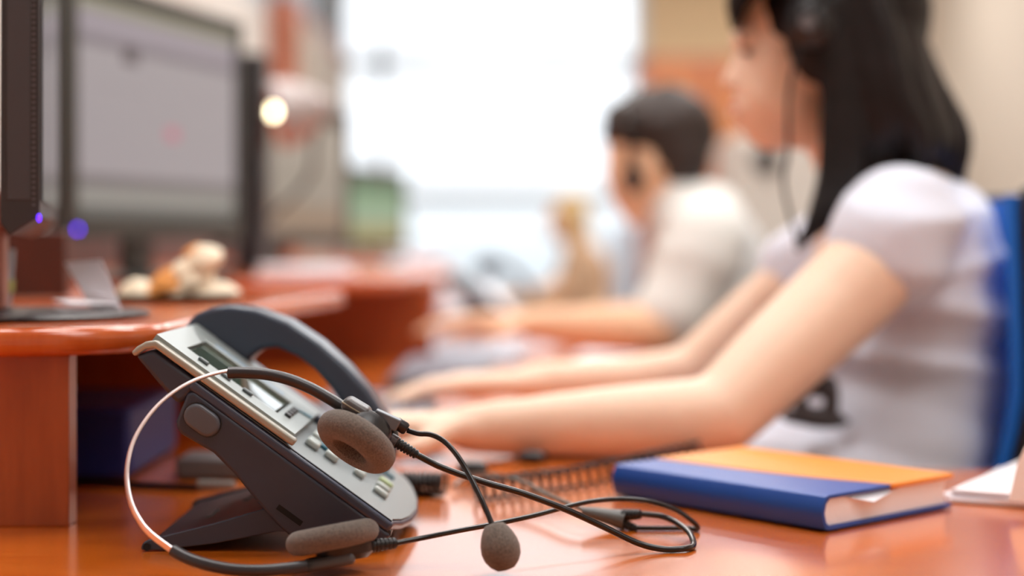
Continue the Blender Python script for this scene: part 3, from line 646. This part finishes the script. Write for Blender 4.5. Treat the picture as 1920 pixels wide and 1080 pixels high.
# cover in one piece: back board, rounded spine, front board (profile along EX/EZ extruded along EY)
def wrapped(x1, name, m, z_in, x_from=None):
    pass
outer = [(LX, 0)] + [(x, 0) for x in (.006,)] + [(.002, .001), (-.001, .006), (-.002, TH * .5), (-.001, TH - .006), (.002, TH - .001), (.006, TH)] + [(LX, TH)]
inner = [(LX, TH - .0028), (.007, TH - .0028), (.003, TH - .006), (.0012, TH * .5), (.003, .006), (.007, .0028), (LX, .0028)]
b = B(); prism(b, [bn + EX * x + EZ * z for x, z in outer + inner], EY * LY); obj('cover', b, M_blue, t, bevel=.0006)
# orange panel on the front board, its edge sweeping in a curve
cur = [(.0790, -.0012), (.0735, .02), (.066, .045), (.060, .075), (.056, .11), (.053, .15), (.0515, .19), (.051, LY + .0012)]
cc = [c_.to_tuple() for c_ in catmull([V((x, y, 0)) for x, y in cur], 5)]
pts = [(x, y) for x, y, _ in cc] + [(LX + .0012, LY + .0012), (LX + .0012, -.0012)]
b = B(); prism(b, [bn + EX * x + EY * y + EZ * (TH - .0030) for x, y in pts], EZ * .0038); obj('orange_panel', b, M_orange, t, bevel=.0012, seg=3)
b = B()
for i in range(0, len(cc) * 2 - 2):
    f = i / 2; k = int(f); a = V(cc[k]).lerp(V(cc[min(k + 1, len(cc) - 1)]), f - k); d_ = (V(cc[min(k + 1, len(cc) - 1)]) - V(cc[k])).normalized()
    p0 = a + V((.0022, 0, 0)); p1 = p0 + d_ * .0028
    sweep(b, [bn + EX * p0.x + EY * p0.y + EZ * (TH + .0009), bn + EX * p1.x + EY * p1.y + EZ * (TH + .0009)], .00035, 6)
obj('stitching', b, mat('thread', (236, 206, 170), .8), t)
b = B(); pg = [(.004, .0032), (.0022, TH * .5), (.004, TH - .0032), (LX - .005, TH - .0032), (LX - .0075, TH * .5), (LX - .005, .0032)]
prism(b, [bn + EX * x + EY * .0025 + EZ * z for x, z in pg], EY * (LY - .005)); obj('page_block', b, M_pages, t)
b = B(); prism(b, [bn + EX * x + EY * y + EZ * z for x, y, z in ((.028, .03, TH - .0036), (.092, .03, TH - .0036), (.092, .002, TH - .0036), (.052, -.005, TH - .0088), (.028, .002, TH - .004))], (0, 0, -.0003)); obj('loose_sheet', b, M_paper, t)

# ---------------------------------------------------------------- papers at right and elsewhere on the desks
def papers(name, label, cx, cy, w_, h_, ang, n, z=DESK, m=M_paper, group=None):
    t = thing(name, (cx, cy, z), label, 'papers', group)
    for i in range(n):
        a = math.radians(ang + random.uniform(-5, 5)); x = V((math.cos(a), math.sin(a), 0)); y = V((-math.sin(a), math.cos(a), 0))
        b = B(); fbox(b, V((cx + random.uniform(-.006, .006), cy + random.uniform(-.006, .006), z + .0012 + i * .0022)), x, y, V((0, 0, 1)), (-w_ / 2, -h_ / 2, 0), (w_ / 2, h_ / 2, .002)); obj('sheet', b, m, t)
    return t
papers('paper_stack', 'flat stack of white papers at the right edge of the photo beside the book', .475, 1.335, .21, .20, -32, 4)
b = B(); p = [V((.388, 1.25, DESK + .0112)), V((.41, 1.262, DESK + .062))]
prism(b, [P(1892, 938, 1.24), P(1908, 870, 1.25), P(1925, 835, 1.26), P(1985, 830, 1.27), P(1985, 945, 1.25)], (0, .0008, .0003))
tag(obj('printed_sheet', b, mat('pink_paper', (240, 214, 204), .8)), 'pinkish printed sheet propped upright on the paper stack at the right edge', 'paper')
papers('magazine', 'pale blue-grey sheets lying on the desk just beyond the woman\'s hands', -.075, 2.95, .17, .30, 6, 2, m=mat('bluegrey_paper', (176, 190, 206), .5))
papers('paper_sheet', 'white sheets on the desk below the man\'s forearm', .17, 2.92, .12, .2, -8, 2)
# keyboards
def keyboard(cx, cy, label, ang=0):
    t = thing('keyboard', (cx, cy, DESK), label, 'keyboard')
    a = math.radians(ang); x = V((math.cos(a), math.sin(a), 0)); y = V((-math.sin(a), math.cos(a), 0)); o = V((cx, cy, DESK))
    b = B(); fbox(b, o, x, y, V((0, 0, 1)), (-.07, -.21, .001), (.07, .21, .012)); obj('keyboard_body', b, mat('kb_grey', (70, 70, 78), .5), t, bevel=.003)
    b = B()
    for i in range(5):
        for j in range(19): fbox(b, o, x, y, V((0, 0, 1)), (-.058 + i * .024, -.2 + j * .0212, .0122), (-.038 + i * .024, -.182 + j * .0212, .018))
    k = obj('keys', b, mat('kb_keys', (128, 126, 138), .5), t); k['kind'] = 'stuff'
keyboard(-.15, 1.86, 'grey keyboard under the woman\'s hands', 4)
keyboard(-.10, 2.5, 'grey keyboard on the desk in front of the man', 0)

# ---------------------------------------------------------------- people
def hand(bm, wr, d, side, down, sc=1.0, curl=.5, thumb=1):
    d = d.normalized(); side = side.normalized(); down = down.normalized(); k = sc
    pc = wr + d * .045 * k
    for s_ in (-.022, -.008, .008, .022):
        cap(bm, [(wr + side * s_ * .55 * k, .0155 * k), (wr + d * .085 * k + side * s_ * 1.15 * k, .0118 * k)], 12)
    lens = (.082, .092, .086, .066)
    for i, s_ in enumerate((-.027, -.009, .009, .026)):
        p = wr + d * .085 * k + side * s_ * 1.1 * k; dd = d.copy(); ch = [(p, .0098 * k)]; L = lens[i] * k
        for j, fr in enumerate((.42, .32, .26)):
            ang = curl * (.25 + .4 * j); v = (dd * math.cos(ang) + down * math.sin(ang) + side * s_ * 2).normalized()
            p = p + v * L * fr; ch.append((p, (.0088 - .0009 * j) * k))
        cap(bm, ch, 10)
    p = wr + d * .02 * k - side * .022 * k * thumb; q = p + (d * .6 - side * .75 * thumb + down * .3).normalized() * .04 * k; r = q + (d * .9 - side * .25 * thumb + down * .2).normalized() * .03 * k
    cap(bm, [(p, .0125 * k), (q, .0105 * k), (r, .009 * k)], 10)

def fold(o, amp, scale, stretch=(1, 1, 1)):     # cloth folds: voxel mesh first, then push the vertices along a folded noise
    dg = bpy.context.evaluated_depsgraph_get(); ev = o.evaluated_get(dg); me = bpy.data.meshes.new_from_object(ev)
    mats = list(o.data.materials); o.modifiers.clear(); o.data = me
    if not me.materials:
        for m in mats: me.materials.append(m)
    nrm = [v.normal.copy() for v in me.vertices]
    for v, n_ in zip(me.vertices, nrm):
        p = V((v.co.x * stretch[0], v.co.y * stretch[1], v.co.z * stretch[2])) * scale
        f = 1 - abs(noise.noise(p)) * 2.2
        v.co += n_ * amp * f
    for p in me.polygons: p.use_smooth = True
    return o

# --- woman
wm = thing('person', (.45, 1.86, 0), 'woman with long black hair in a white T-shirt typing, wearing a headset', 'person')
b = B()
ell(b, P(1550, 42, 1.865), (.096, .072, .108))
ell(b, P(1470, 130, 1.865), (.052, .060, .092), Matrix.Rotation(math.radians(12), 3, 'Y'))
ell(b, P(1470, 175, 1.835), (.040, .028, .04)); ell(b, P(1470, 175, 1.895), (.040, .028, .04))
cap(b, [(P(1500, 210, 1.865), .042), (P(1428, 240, 1.865), .021)])
ell(b, P(1392, 72, 1.865), (.012, .04, .012)); ell(b, P(1383, 212, 1.865), (.011, .02, .012))
cap(b, [(P(1392, 98, 1.865), .007), (P(1374, 135, 1.865), .008), (P(1364, 154, 1.865), .0095)], 12)
ell(b, P(1376, 158, 1.865), (.009, .016, .007))
ell(b, P(1535, 110, 1.797), (.012, .006, .028))
cap(b, [(P(1575, 190, 1.875), .052), (P(1650, 360, 1.885), .058)])
cap(b, [(P(1690, 425, 1.715), .050), (P(1680, 400, 1.88), .06), (P(1650, 425, 2.02), .050)])
ell(b, P(1690, 520, 1.87), (.095, .145, .13)); ell(b, P(1690, 700, 1.87), (.095, .125, .14)); ell(b, P(1640, 915, 1.87), (.10, .15, .10))
# near arm
cap(b, [(P(1690, 425, 1.715), .052), (P(1640, 498, 1.68), .0485), (P(1560, 575, 1.66), .047), (P(1450, 680, 1.62), .043), (P(1348, 780, 1.585), .0375), (P(1245, 790, 1.575), .0375), (P(1120, 795, 1.57), .0335), (P(990, 800, 1.57), .028), (P(885, 803, 1.57), .0235)], 20)
hand(b, P(885, 803, 1.57), V((-1, .12, .02)), V((0, 1, 0)), V((-.15, 0, -1)), 1, .35)
# far arm
cap(b, [(P(1620, 440, 2.02), .048), (P(1420, 580, 2.02), .033), (P(1290, 695, 2.0), .029), (P(1180, 712, 1.98), .028), (P(1000, 718, 1.95), .024)], 20)
hand(b, P(1000, 718, 1.95), V((-1, -.1, 0)), V((0, -1, 0)), V((-.15, 0, -1)), 1.02, .5)
# thighs and shins
for yy in (1.77, 1.97):
    cap(b, [(V((.43, yy, .56)), .085), (V((.05, yy, .58)), .06), (V((.0, yy, .30)), .05), (V((.03, yy, .07)), .036), (V((-.08, yy, .035)), .03)])
melt(obj('body', b, M_skin, wm), .0055, 5)
b = B()                                          # T-shirt
cap(b, [(P(1695, 432, 1.735), .055), (P(1712, 425, 1.88), .057), (P(1680, 425, 2.02), .054)])
cap(b, [(P(1690, 432, 1.715), .057), (P(1660, 468, 1.69), .0555)])
cap(b, [(P(1640, 440, 2.03), .056), (P(1500, 525, 2.03), .052)])
ell(b, P(1740, 485, 1.865), (.064, .145, .085)); ell(b, P(1700, 560, 1.865), (.098, .158, .13))
ell(b, P(1685, 690, 1.865), (.103, .148, .14)); ell(b, P(1660, 800, 1.865), (.108, .155, .12)); ell(b, P(1610, 905, 1.865), (.150, .175, .085))
ell(b, P(1480, 890, 1.90), (.085, .12, .05)); ell(b, P(1600, 600, 1.87), (.06, .12, .09))
sh = melt(obj('shirt', b, M_white, wm), .006, 10)
fold(sh, .011, 8, (.5, .35, 1.9))
# grey motif printed on the shirt: a low-relief patch
b = B()
for (x, y, w_, h_) in ((1530, 700, 16, 70), (1500, 740, 14, 60), (1520, 780, 60, 26), (1560, 745, 14, 60), (1545, 790, 50, 20)):
    ell(b, P(x, y, 1.73), (w_ / 1850, .012, h_ / 1850 * .7))
o = melt(obj('shirt_motif', b, mat('motif_grey', (84, 80, 84), .8), wm), .003, 3); o['label'] = 'dark grey printed motif'
b = B(); cap(b, [(V((.42, 1.77, .555)), .094), (V((.05, 1.77, .575)), .07), (V((.0, 1.77, .30)), .062), (V((.03, 1.77, .10)), .05)]); cap(b, [(V((.42, 1.97, .555)), .094), (V((.05, 1.97, .575)), .07), (V((.0, 1.97, .30)), .062), (V((.03, 1.97, .10)), .05)]); ell(b, P(1650, 930, 1.87), (.125, .165, .10))
melt(obj('trousers', b, mat('trousers_dark', (40, 42, 56), .8), wm), .009, 5)
# face details
for yy in (1.835, 1.895):
    b = B(); ell(b, P(1398, 97, yy), (.0055, .011, .004)); obj('eye', b, mat('eye_dark', (58, 40, 38), .3), wm)
    b = B(); sweep(b, catmull([P(1392, 72, yy - .012), P(1386, 66, yy), P(1392, 70, yy + .012)], 4), .0022, 8); obj('eyebrow', b, M_hair, wm)
b = B(); ell(b, P(1378, 200, 1.865), (.007, .018, .0045)); ell(b, P(1381, 213, 1.865), (.007, .016, .005)); obj('lips', b, mat('lips', (196, 104, 92), .4), wm)
# hair
b = B()
ell(b, P(1572, 22, 1.865), (.102, .088, .110))
def lock(pts, r0, r1, n=10):
    c_ = catmull([P(*q) for q in pts], 5); cap(b, [(p, r0 + (r1 - r0) * (i / (len(c_) - 1)) ** 1.5) for i, p in enumerate(c_)], n)
for k in range(26):
    f = k / 25; yy = 1.79 + .15 * random.random(); j = lambda s_: random.uniform(-s_, s_)
    lock([(1530 + 110 * f, -40 + j(20), yy), (1560 + 130 * f, 60 + j(20), yy - .01), (1575 + 160 * f, 170 + j(20), yy - .02), (1580 + 195 * f + j(10), 260 + j(20), yy - .02), (1575 + 200 * f + j(18), 335 + j(28) - 20 * f, yy)], .022, .009)
for k in range(7):
    f = k / 6
    lock([(1535 + 30 * f, 10, 1.79), (1560 + 30 * f, 130, 1.785), (1560 + 40 * f, 240, 1.78), (1550 + 45 * f, 330, 1.775), (1520 + 50 * f, 400 + 20 * (1 - f), 1.765), (1492 + 75 * f, 470 - 60 * f, 1.77)], .017, .004)
for k in range(9):                                # wisps at the back
    lock([(1670 + 4 * k, 40, 1.82 + .01 * k), (1712 + 5 * k, 150, 1.82 + .01 * k), (1752 + 7 * k, 225 + 4 * k, 1.83), (1782 + random.uniform(0, 34), 262 + 10 * k, 1.83), (1775 + random.uniform(0, 42), 318 + 6 * k, 1.84)], .013, .0035)
for k in range(5):                                # outer flick
    lock([(1690, 60, 1.85), (1725 + 5 * k, 160, 1.84), (1765 + 6 * k, 230 + 5 * k, 1.84), (1805 - 3 * k, 255 + 18 * k, 1.84), (1792 - 6 * k, 300 + 18 * k, 1.84)], .018, .005)
for k in range(14):                                # fringe
    yy = 1.79 + .15 * k / 13
    lock([(1500, -90, yy), (1420, -60, yy), (1382, -5, yy), (1378, 42 + random.uniform(-14, 12), yy)], .018, .006)
for k in range(6):                                # side pieces in front of the ear
    lock([(1500 + 6 * k, -30, 1.80), (1488 + 7 * k, 40, 1.79), (1494 + 8 * k, 100, 1.787), (1510 + 6 * k, 135 + random.uniform(-6, 12), 1.79)], .014, .006)
melt(obj('hair', b, M_hair, wm), .005, 2)
t = thing('headset', P(1515, 45, 1.77), 'black headset worn over the black hair of the woman', 'headset')
b = B(); lathe(b, P(1517, 45, 1.775), (.1, -1, 0), [(0, .024), (.006, .026), (.012, .024), (.017, .015)], 32); obj('ear_cup', b, M_rub, t)
b = B(); lathe(b, P(1513, 42, 1.757), (.1, -1, 0), [(0, .009), (.004, .008)], 24); obj('cap', b, mat('cap_silver', (120, 120, 128), .25, metal=.6), t)
b = B(); sweep(b, catmull([P(1522, 25, 1.765), P(1545, -30, 1.768), P(1560, -110, 1.80), P(1565, -165, 1.865), P(1560, -110, 1.93), P(1545, -20, 1.955)], 8), .005, 10, flat=1.6); obj('headband', b, M_rub, t)
b = B(); sweep(b, catmull([P(1505, 70, 1.765), P(1480, 170, 1.77), P(1478, 280, 1.775), P(1470, 350, 1.775), P(1500, 470, 1.76)], 8), .0022, 8); obj('cable', b, M_rub, t)

# --- her chair
t = thing('office_chair', (.52, 1.9, 0), 'blue mesh office chair with a black frame behind the woman', 'chair')
def mesh_mat():
    m = mat('blue_mesh', (14, 116, 226), .55, bump=.9, bscale=700, var=.18, vscale=500); return m
def back_surface(off, rim=0):
    rows = []
    for i in range(15):
        f = i / 14; z = .44 - rim + (.985 + rim - .44 + rim) * f
        lean = .008 * math.sin(f * math.pi) - .14 * max(0, .62 - f)
        rows.append([V((.556 + off + lean - .066 * g * g, 1.895 + g * (.195 + rim), z)) for g in [k / 6 - 1 for k in range(13)]])
    return rows
def shell_mesh(b, A, Bk):
    n, m = len(A), len(A[0]); fr = [[b.verts.new(p) for p in r_] for r_ in A]; bk = [[b.verts.new(p) for p in r_] for r_ in Bk]
    for i in range(n - 1):
        for k in range(m - 1):
            b.faces.new((fr[i][k], fr[i][k + 1], fr[i + 1][k + 1], fr[i + 1][k])); b.faces.new((bk[i][k], bk[i + 1][k], bk[i + 1][k + 1], bk[i][k + 1]))
        b.faces.new((fr[i][0], fr[i + 1][0], bk[i + 1][0], bk[i][0])); b.faces.new((fr[i][-1], bk[i][-1], bk[i + 1][-1], fr[i + 1][-1]))
    for k in range(m - 1):
        b.faces.new((fr[0][k], bk[0][k], bk[0][k + 1], fr[0][k + 1])); b.faces.new((fr[-1][k], fr[-1][k + 1], bk[-1][k + 1], bk[-1][k]))
b = B(); shell_mesh(b, back_surface(0), back_surface(.012))
obj('backrest', b, mesh_mat(), t)
b = B(); shell_mesh(b, back_surface(.013, .008), back_surface(.062, .008)); obj('back_shell', b, M_dark, t, bevel=.004)
b = B(); box(b, (.18, 1.66, .40), (.52, 2.10, .455)); obj('seat', b, M_dark, t, bevel=.02, seg=3)
b = B(); lathe(b, V((.36, 1.88, .08)), (0, 0, 1), [(0, .03), (.2, .03), (.2, .02), (.32, .02)], 20); obj('gas_lift', b, M_dark, t)
for k in range(5):
    a = math.radians(72 * k + 20); d_ = V((math.cos(a), math.sin(a), 0)); b = B(); sweep(b, [V((.36, 1.88, .10)) + d_ * .02, V((.36, 1.88, .075)) + d_ * .29], .016, 10); l_ = obj('leg', b, M_dark, t)
    b = B(); lathe(b, V((.36, 1.88, .028)) + d_ * .29 - d_.cross(V((0, 0, 1))) * .02, d_.cross(V((0, 0, 1))), [(0, .027), (.04, .027)], 18); obj('wheel', b, M_dark, l_)

# --- man
mn = thing('person', (.42, 3.0, 0), 'man with short brown hair in a white polo shirt leaning over his desk, in mid-distance', 'person')
b = B()
ell(b, P(1232, 265, 3.0), (.092, .074, .095)); ell(b, P(1190, 330, 3.0), (.050, .060, .085), Matrix.Rotation(math.radians(-8), 3, 'Y'))
cap(b, [(P(1225, 375, 3.0), .045), (P(1195, 398, 3.0), .026)]); cap(b, [(P(1152, 300, 3.0), .008), (P(1143, 332, 3.0), .011)], 10)
ell(b, P(1160, 365, 3.0), (.01, .02, .012)); ell(b, P(1214, 322, 2.925), (.012, .006, .028))
cap(b, [(P(1250, 360, 3.0), .055), (P(1305, 420, 3.02), .062)])
cap(b, [(P(1330, 450, 2.85), .055), (P(1325, 440, 3.03), .07), (P(1325, 450, 3.2), .055)])
ell(b, P(1335, 560, 3.03), (.10, .16, .17)); ell(b, P(1370, 700, 3.03), (.11, .15, .15)); ell(b, P(1400, 800, 3.03), (.13, .17, .12))
cap(b, [(P(1330, 450, 2.85), .055), (P(1280, 560, 2.82), .048), (P(1235, 618, 2.80), .042), (P(1110, 615, 2.79), .038), (P(1000, 608, 2.78), .028)])
hand(b, P(1000, 608, 2.78), V((-1, 0, .08)), V((0, 1, 0)), V((-.1, 0, -1)), 1.1, .5)
cap(b, [(P(1325, 450, 3.2), .055), (P(1240, 600, 3.22), .044), (P(1100, 612, 3.2), .034), (P(1010, 610, 3.2), .028)])
hand(b, P(1010, 610, 3.2), V((-1, 0, 0)), V((0, -1, 0)), V((-.1, 0, -1)), 1.1, .5)
for yy in (2.92, 3.13):
    cap(b, [(V((.45, yy, .56)), .085), (V((.08, yy, .57)), .06), (V((.06, yy, .30)), .05), (V((.08, yy, .07)), .036), (V((-.03, yy, .035)), .03)])
melt(obj('body', b, M_skin2, mn), .007, 5)
b = B(); cap(b, [(P(1320, 450, 2.85), .072), (P(1315, 425, 3.03), .08), (P(1318, 450, 3.2), .072)])
cap(b, [(P(1325, 455, 2.85), .07), (P(1262, 590, 2.82), .062)]); cap(b, [(P(1330, 600, 2.9), .09), (P(1290, 650, 2.92), .06)]); cap(b, [(P(1325, 455, 3.2), .07), (P(1270, 560, 3.22), .06)])
ell(b, P(1325, 540, 3.03), (.105, .175, .17)); ell(b, P(1340, 660, 3.03), (.12, .17, .16)); ell(b, P(1370, 780, 3.03), (.14, .18, .12)); cap(b, [(P(1268, 385, 3.0), .060), (P(1300, 410, 3.0), .068)])
fold(melt(obj('polo_shirt', b, M_offw, mn), .009, 8), .008, 7, (.6, .5, 1.4))
b = B(); cap(b, [(V((.45, 2.92, .56)), .095), (V((.08, 2.92, .57)), .07), (V((.06, 2.92, .10)), .055)]); cap(b, [(V((.45, 3.13, .56)), .095), (V((.08, 3.13, .57)), .07), (V((.06, 3.13, .10)), .055)]); ell(b, P(1400, 820, 3.03), (.14, .19, .11))
melt(obj('trousers', b, mat('trousers_dark', (40, 42, 56), .8), mn), .012, 4)
b = B(); ell(b, P(1240, 246, 3.0), (.102, .083, .080)); ell(b, P(1270, 285, 3.0), (.062, .080, .078)); ell(b, P(1188, 226, 3.0), (.056, .076, .042)); ell(b, P(1228, 290, 3.0), (.022, .076, .045))
for k in range(26):
    a = random.uniform(0, 6.28); e_ = random.uniform(.1, 1.3); d_ = V((math.cos(a) * math.cos(e_), math.sin(a) * math.cos(e_), math.sin(e_))); c_ = P(1246, 245, 3.0)
    cap(b, [(c_ + V((d_.x * .075, d_.y * .066, d_.z * .062)), .014), (c_ + V((d_.x * .092 - .008, d_.y * .082, d_.z * .080)), .009)], 8)
cap(b, [(P(1160, 215, 2.98), .02), (P(1136, 255, 2.98), .011)]); cap(b, [(P(1160, 215, 3.03), .02), (P(1138, 250, 3.03), .011)])
melt(obj('hair', b, M_brown, mn), .006, 2)
b = B(); ell(b, P(1152, 295, 2.975), (.006, .012, .004)); obj('eye', b, mat('eye_dark', (58, 40, 38), .3), mn)
t = thing('headset', P(1187, 320, 2.91), 'dark headset worn by the man with short brown hair', 'headset')
b = B(); lathe(b, P(1186, 335, 2.928), (0, -1, 0), [(0, .021), (.008, .022), (.015, .016)], 28, sc=(1.2, .8)); obj('ear_cup', b, M_rub, t)
b = B(); sweep(b, catmull([P(1186, 320, 2.915), P(1180, 270, 2.912), P(1172, 215, 2.93), P(1180, 178, 3.0), P(1172, 215, 3.07), P(1180, 290, 3.085)], 8), .006, 10, flat=1.8); obj('headband', b, mat('band_gloss', (64, 62, 60), .15, metal=.7), t)

# --- far person
fp = thing('person', (.3, 8.0, 0), 'blond person in a tan top sitting far away in front of the window', 'person')
b = B(); ell(b, P(1062, 405, 8.0), (.075, .07, .10)); ell(b, P(1048, 420, 8.0), (.06, .055, .075)); cap(b, [(P(1068, 430, 8.0), .05), (P(1078, 460, 8.0), .055)])
cap(b, [(P(1085, 480, 7.85), .055), (P(1085, 475, 8.0), .07), (P(1085, 480, 8.17), .055)]); ell(b, P(1095, 530, 8.0), (.12, .16, .2)); ell(b, P(1100, 600, 8.0), (.13, .18, .2))
cap(b, [(P(1085, 480, 7.85), .05), (P(1055, 545, 7.8), .042), (P(990, 560, 7.8), .03)]); hand(b, P(990, 560, 7.8), V((-1, 0, 0)), V((0, 1, 0)), V((0, 0, -1)), 1, .4)
cap(b, [(P(1085, 480, 8.15), .05), (P(1045, 540, 8.2), .042), (P(985, 556, 8.2), .03)]); hand(b, P(985, 556, 8.2), V((-1, 0, 0)), V((0, -1, 0)), V((0, 0, -1)), 1, .4)
for yy in (7.9, 8.1): cap(b, [(V((.36, yy, .5)), .085), (V((.0, yy, .52)), .06), (V((.0, yy, .05)), .045), (V((-.12, yy, .035)), .03)])
melt(obj('body', b, M_skin2, fp), .01, 4)
b = B(); cap(b, [(P(1088, 482, 7.85), .068), (P(1088, 478, 8.0), .085), (P(1088, 482, 8.17), .068)]); ell(b, P(1097, 530, 8.0), (.13, .175, .2)); ell(b, P(1102, 600, 8.0), (.15, .19, .2)); cap(b, [(P(1085, 485, 7.85), .06), (P(1066, 525, 7.81), .052)])
fold(melt(obj('top', b, mat('tan_top', (196, 162, 132), .9), fp), .012, 6), .008, 6)
b = B(); ell(b, P(1072, 398, 8.0), (.085, .085, .10)); cap(b, [(P(1085, 405, 7.95), .05), (P(1098, 460, 7.94), .035)]); cap(b, [(P(1085, 405, 8.05), .05), (P(1098, 460, 8.05), .035)])
melt(obj('hair', b, M_blond, fp), .01, 3)
# chairs further back
def simple_chair(x, y, label, m):
    t = thing('office_chair', (x, y, 0), label, 'chair')
    b = B(); box(b, (x, y - .22, .55), (x + .06, y + .22, 1.0)); obj('backrest', b, m, t, bevel=.025, seg=3)
    b = B(); box(b, (x - .42, y - .23, .42), (x + .02, y + .23, .48)); obj('seat', b, m, t, bevel=.02, seg=3)
    b = B(); box(b, (x + .06, y - .03, .42), (x + .085, y + .03, .8)); obj('back_support', b, M_dark, t)
    b = B(); lathe(b, V((x - .2, y, .07)), (0, 0, 1), [(0, .03), (.35, .03)], 16); obj('gas_lift', b, M_dark, t)
    for k in range(5):
        a = math.radians(72 * k); d_ = V((math.cos(a), math.sin(a), 0)); b = B(); sweep(b, [V((x - .2, y, .09)) + d_ * .02, V((x - .2, y, .03)) + d_ * .27], .016, 8); obj('leg', b, M_dark, t)
simple_chair(.38, 6.35, 'pale blue office chair partly hidden behind the man\'s head and shoulders', mat('pale_blue_fabric', (206, 218, 234), .8))
simple_chair(.60, 3.06, 'blue office chair hidden mostly behind the man and the woman', mat('blue_fabric', (60, 96, 160), .8))
simple_chair(.66, 8.0, 'rose pink office chair behind the blond person', mat('rose_fabric', (226, 190, 190), .8))

# --- a second telephone and its handset further down the row
tel2 = tel.copy(); COL.objects.link(tel2); tel2['label'] = 'grey desk telephone far back on the mid-distance desk, beyond the woman\'s hands'
def copy_kids(src, dst):
    for ch in [o for o in COL.objects if o.parent == src]:
        c_ = ch.copy(); COL.objects.link(c_); inv = ch.matrix_parent_inverse.copy(); c_.parent = dst; c_.matrix_parent_inverse = inv; copy_kids(ch, c_)
copy_kids(tel, tel2)
tel2.location = (-.11, 4.30, DESK); tel2.rotation_euler = (0, 0, math.radians(8))

hs = [o for o in COL.objects if o.name == 'handset'][0]; hs2 = hs.copy(); COL.objects.link(hs2); hs2['label'] = 'dark handset lying on the far telephone in the mid-distance'
copy_kids(hs, hs2); hs2.location = (-.015, 4.42, .87); hs2.rotation_euler = (0, 0, math.radians(8))
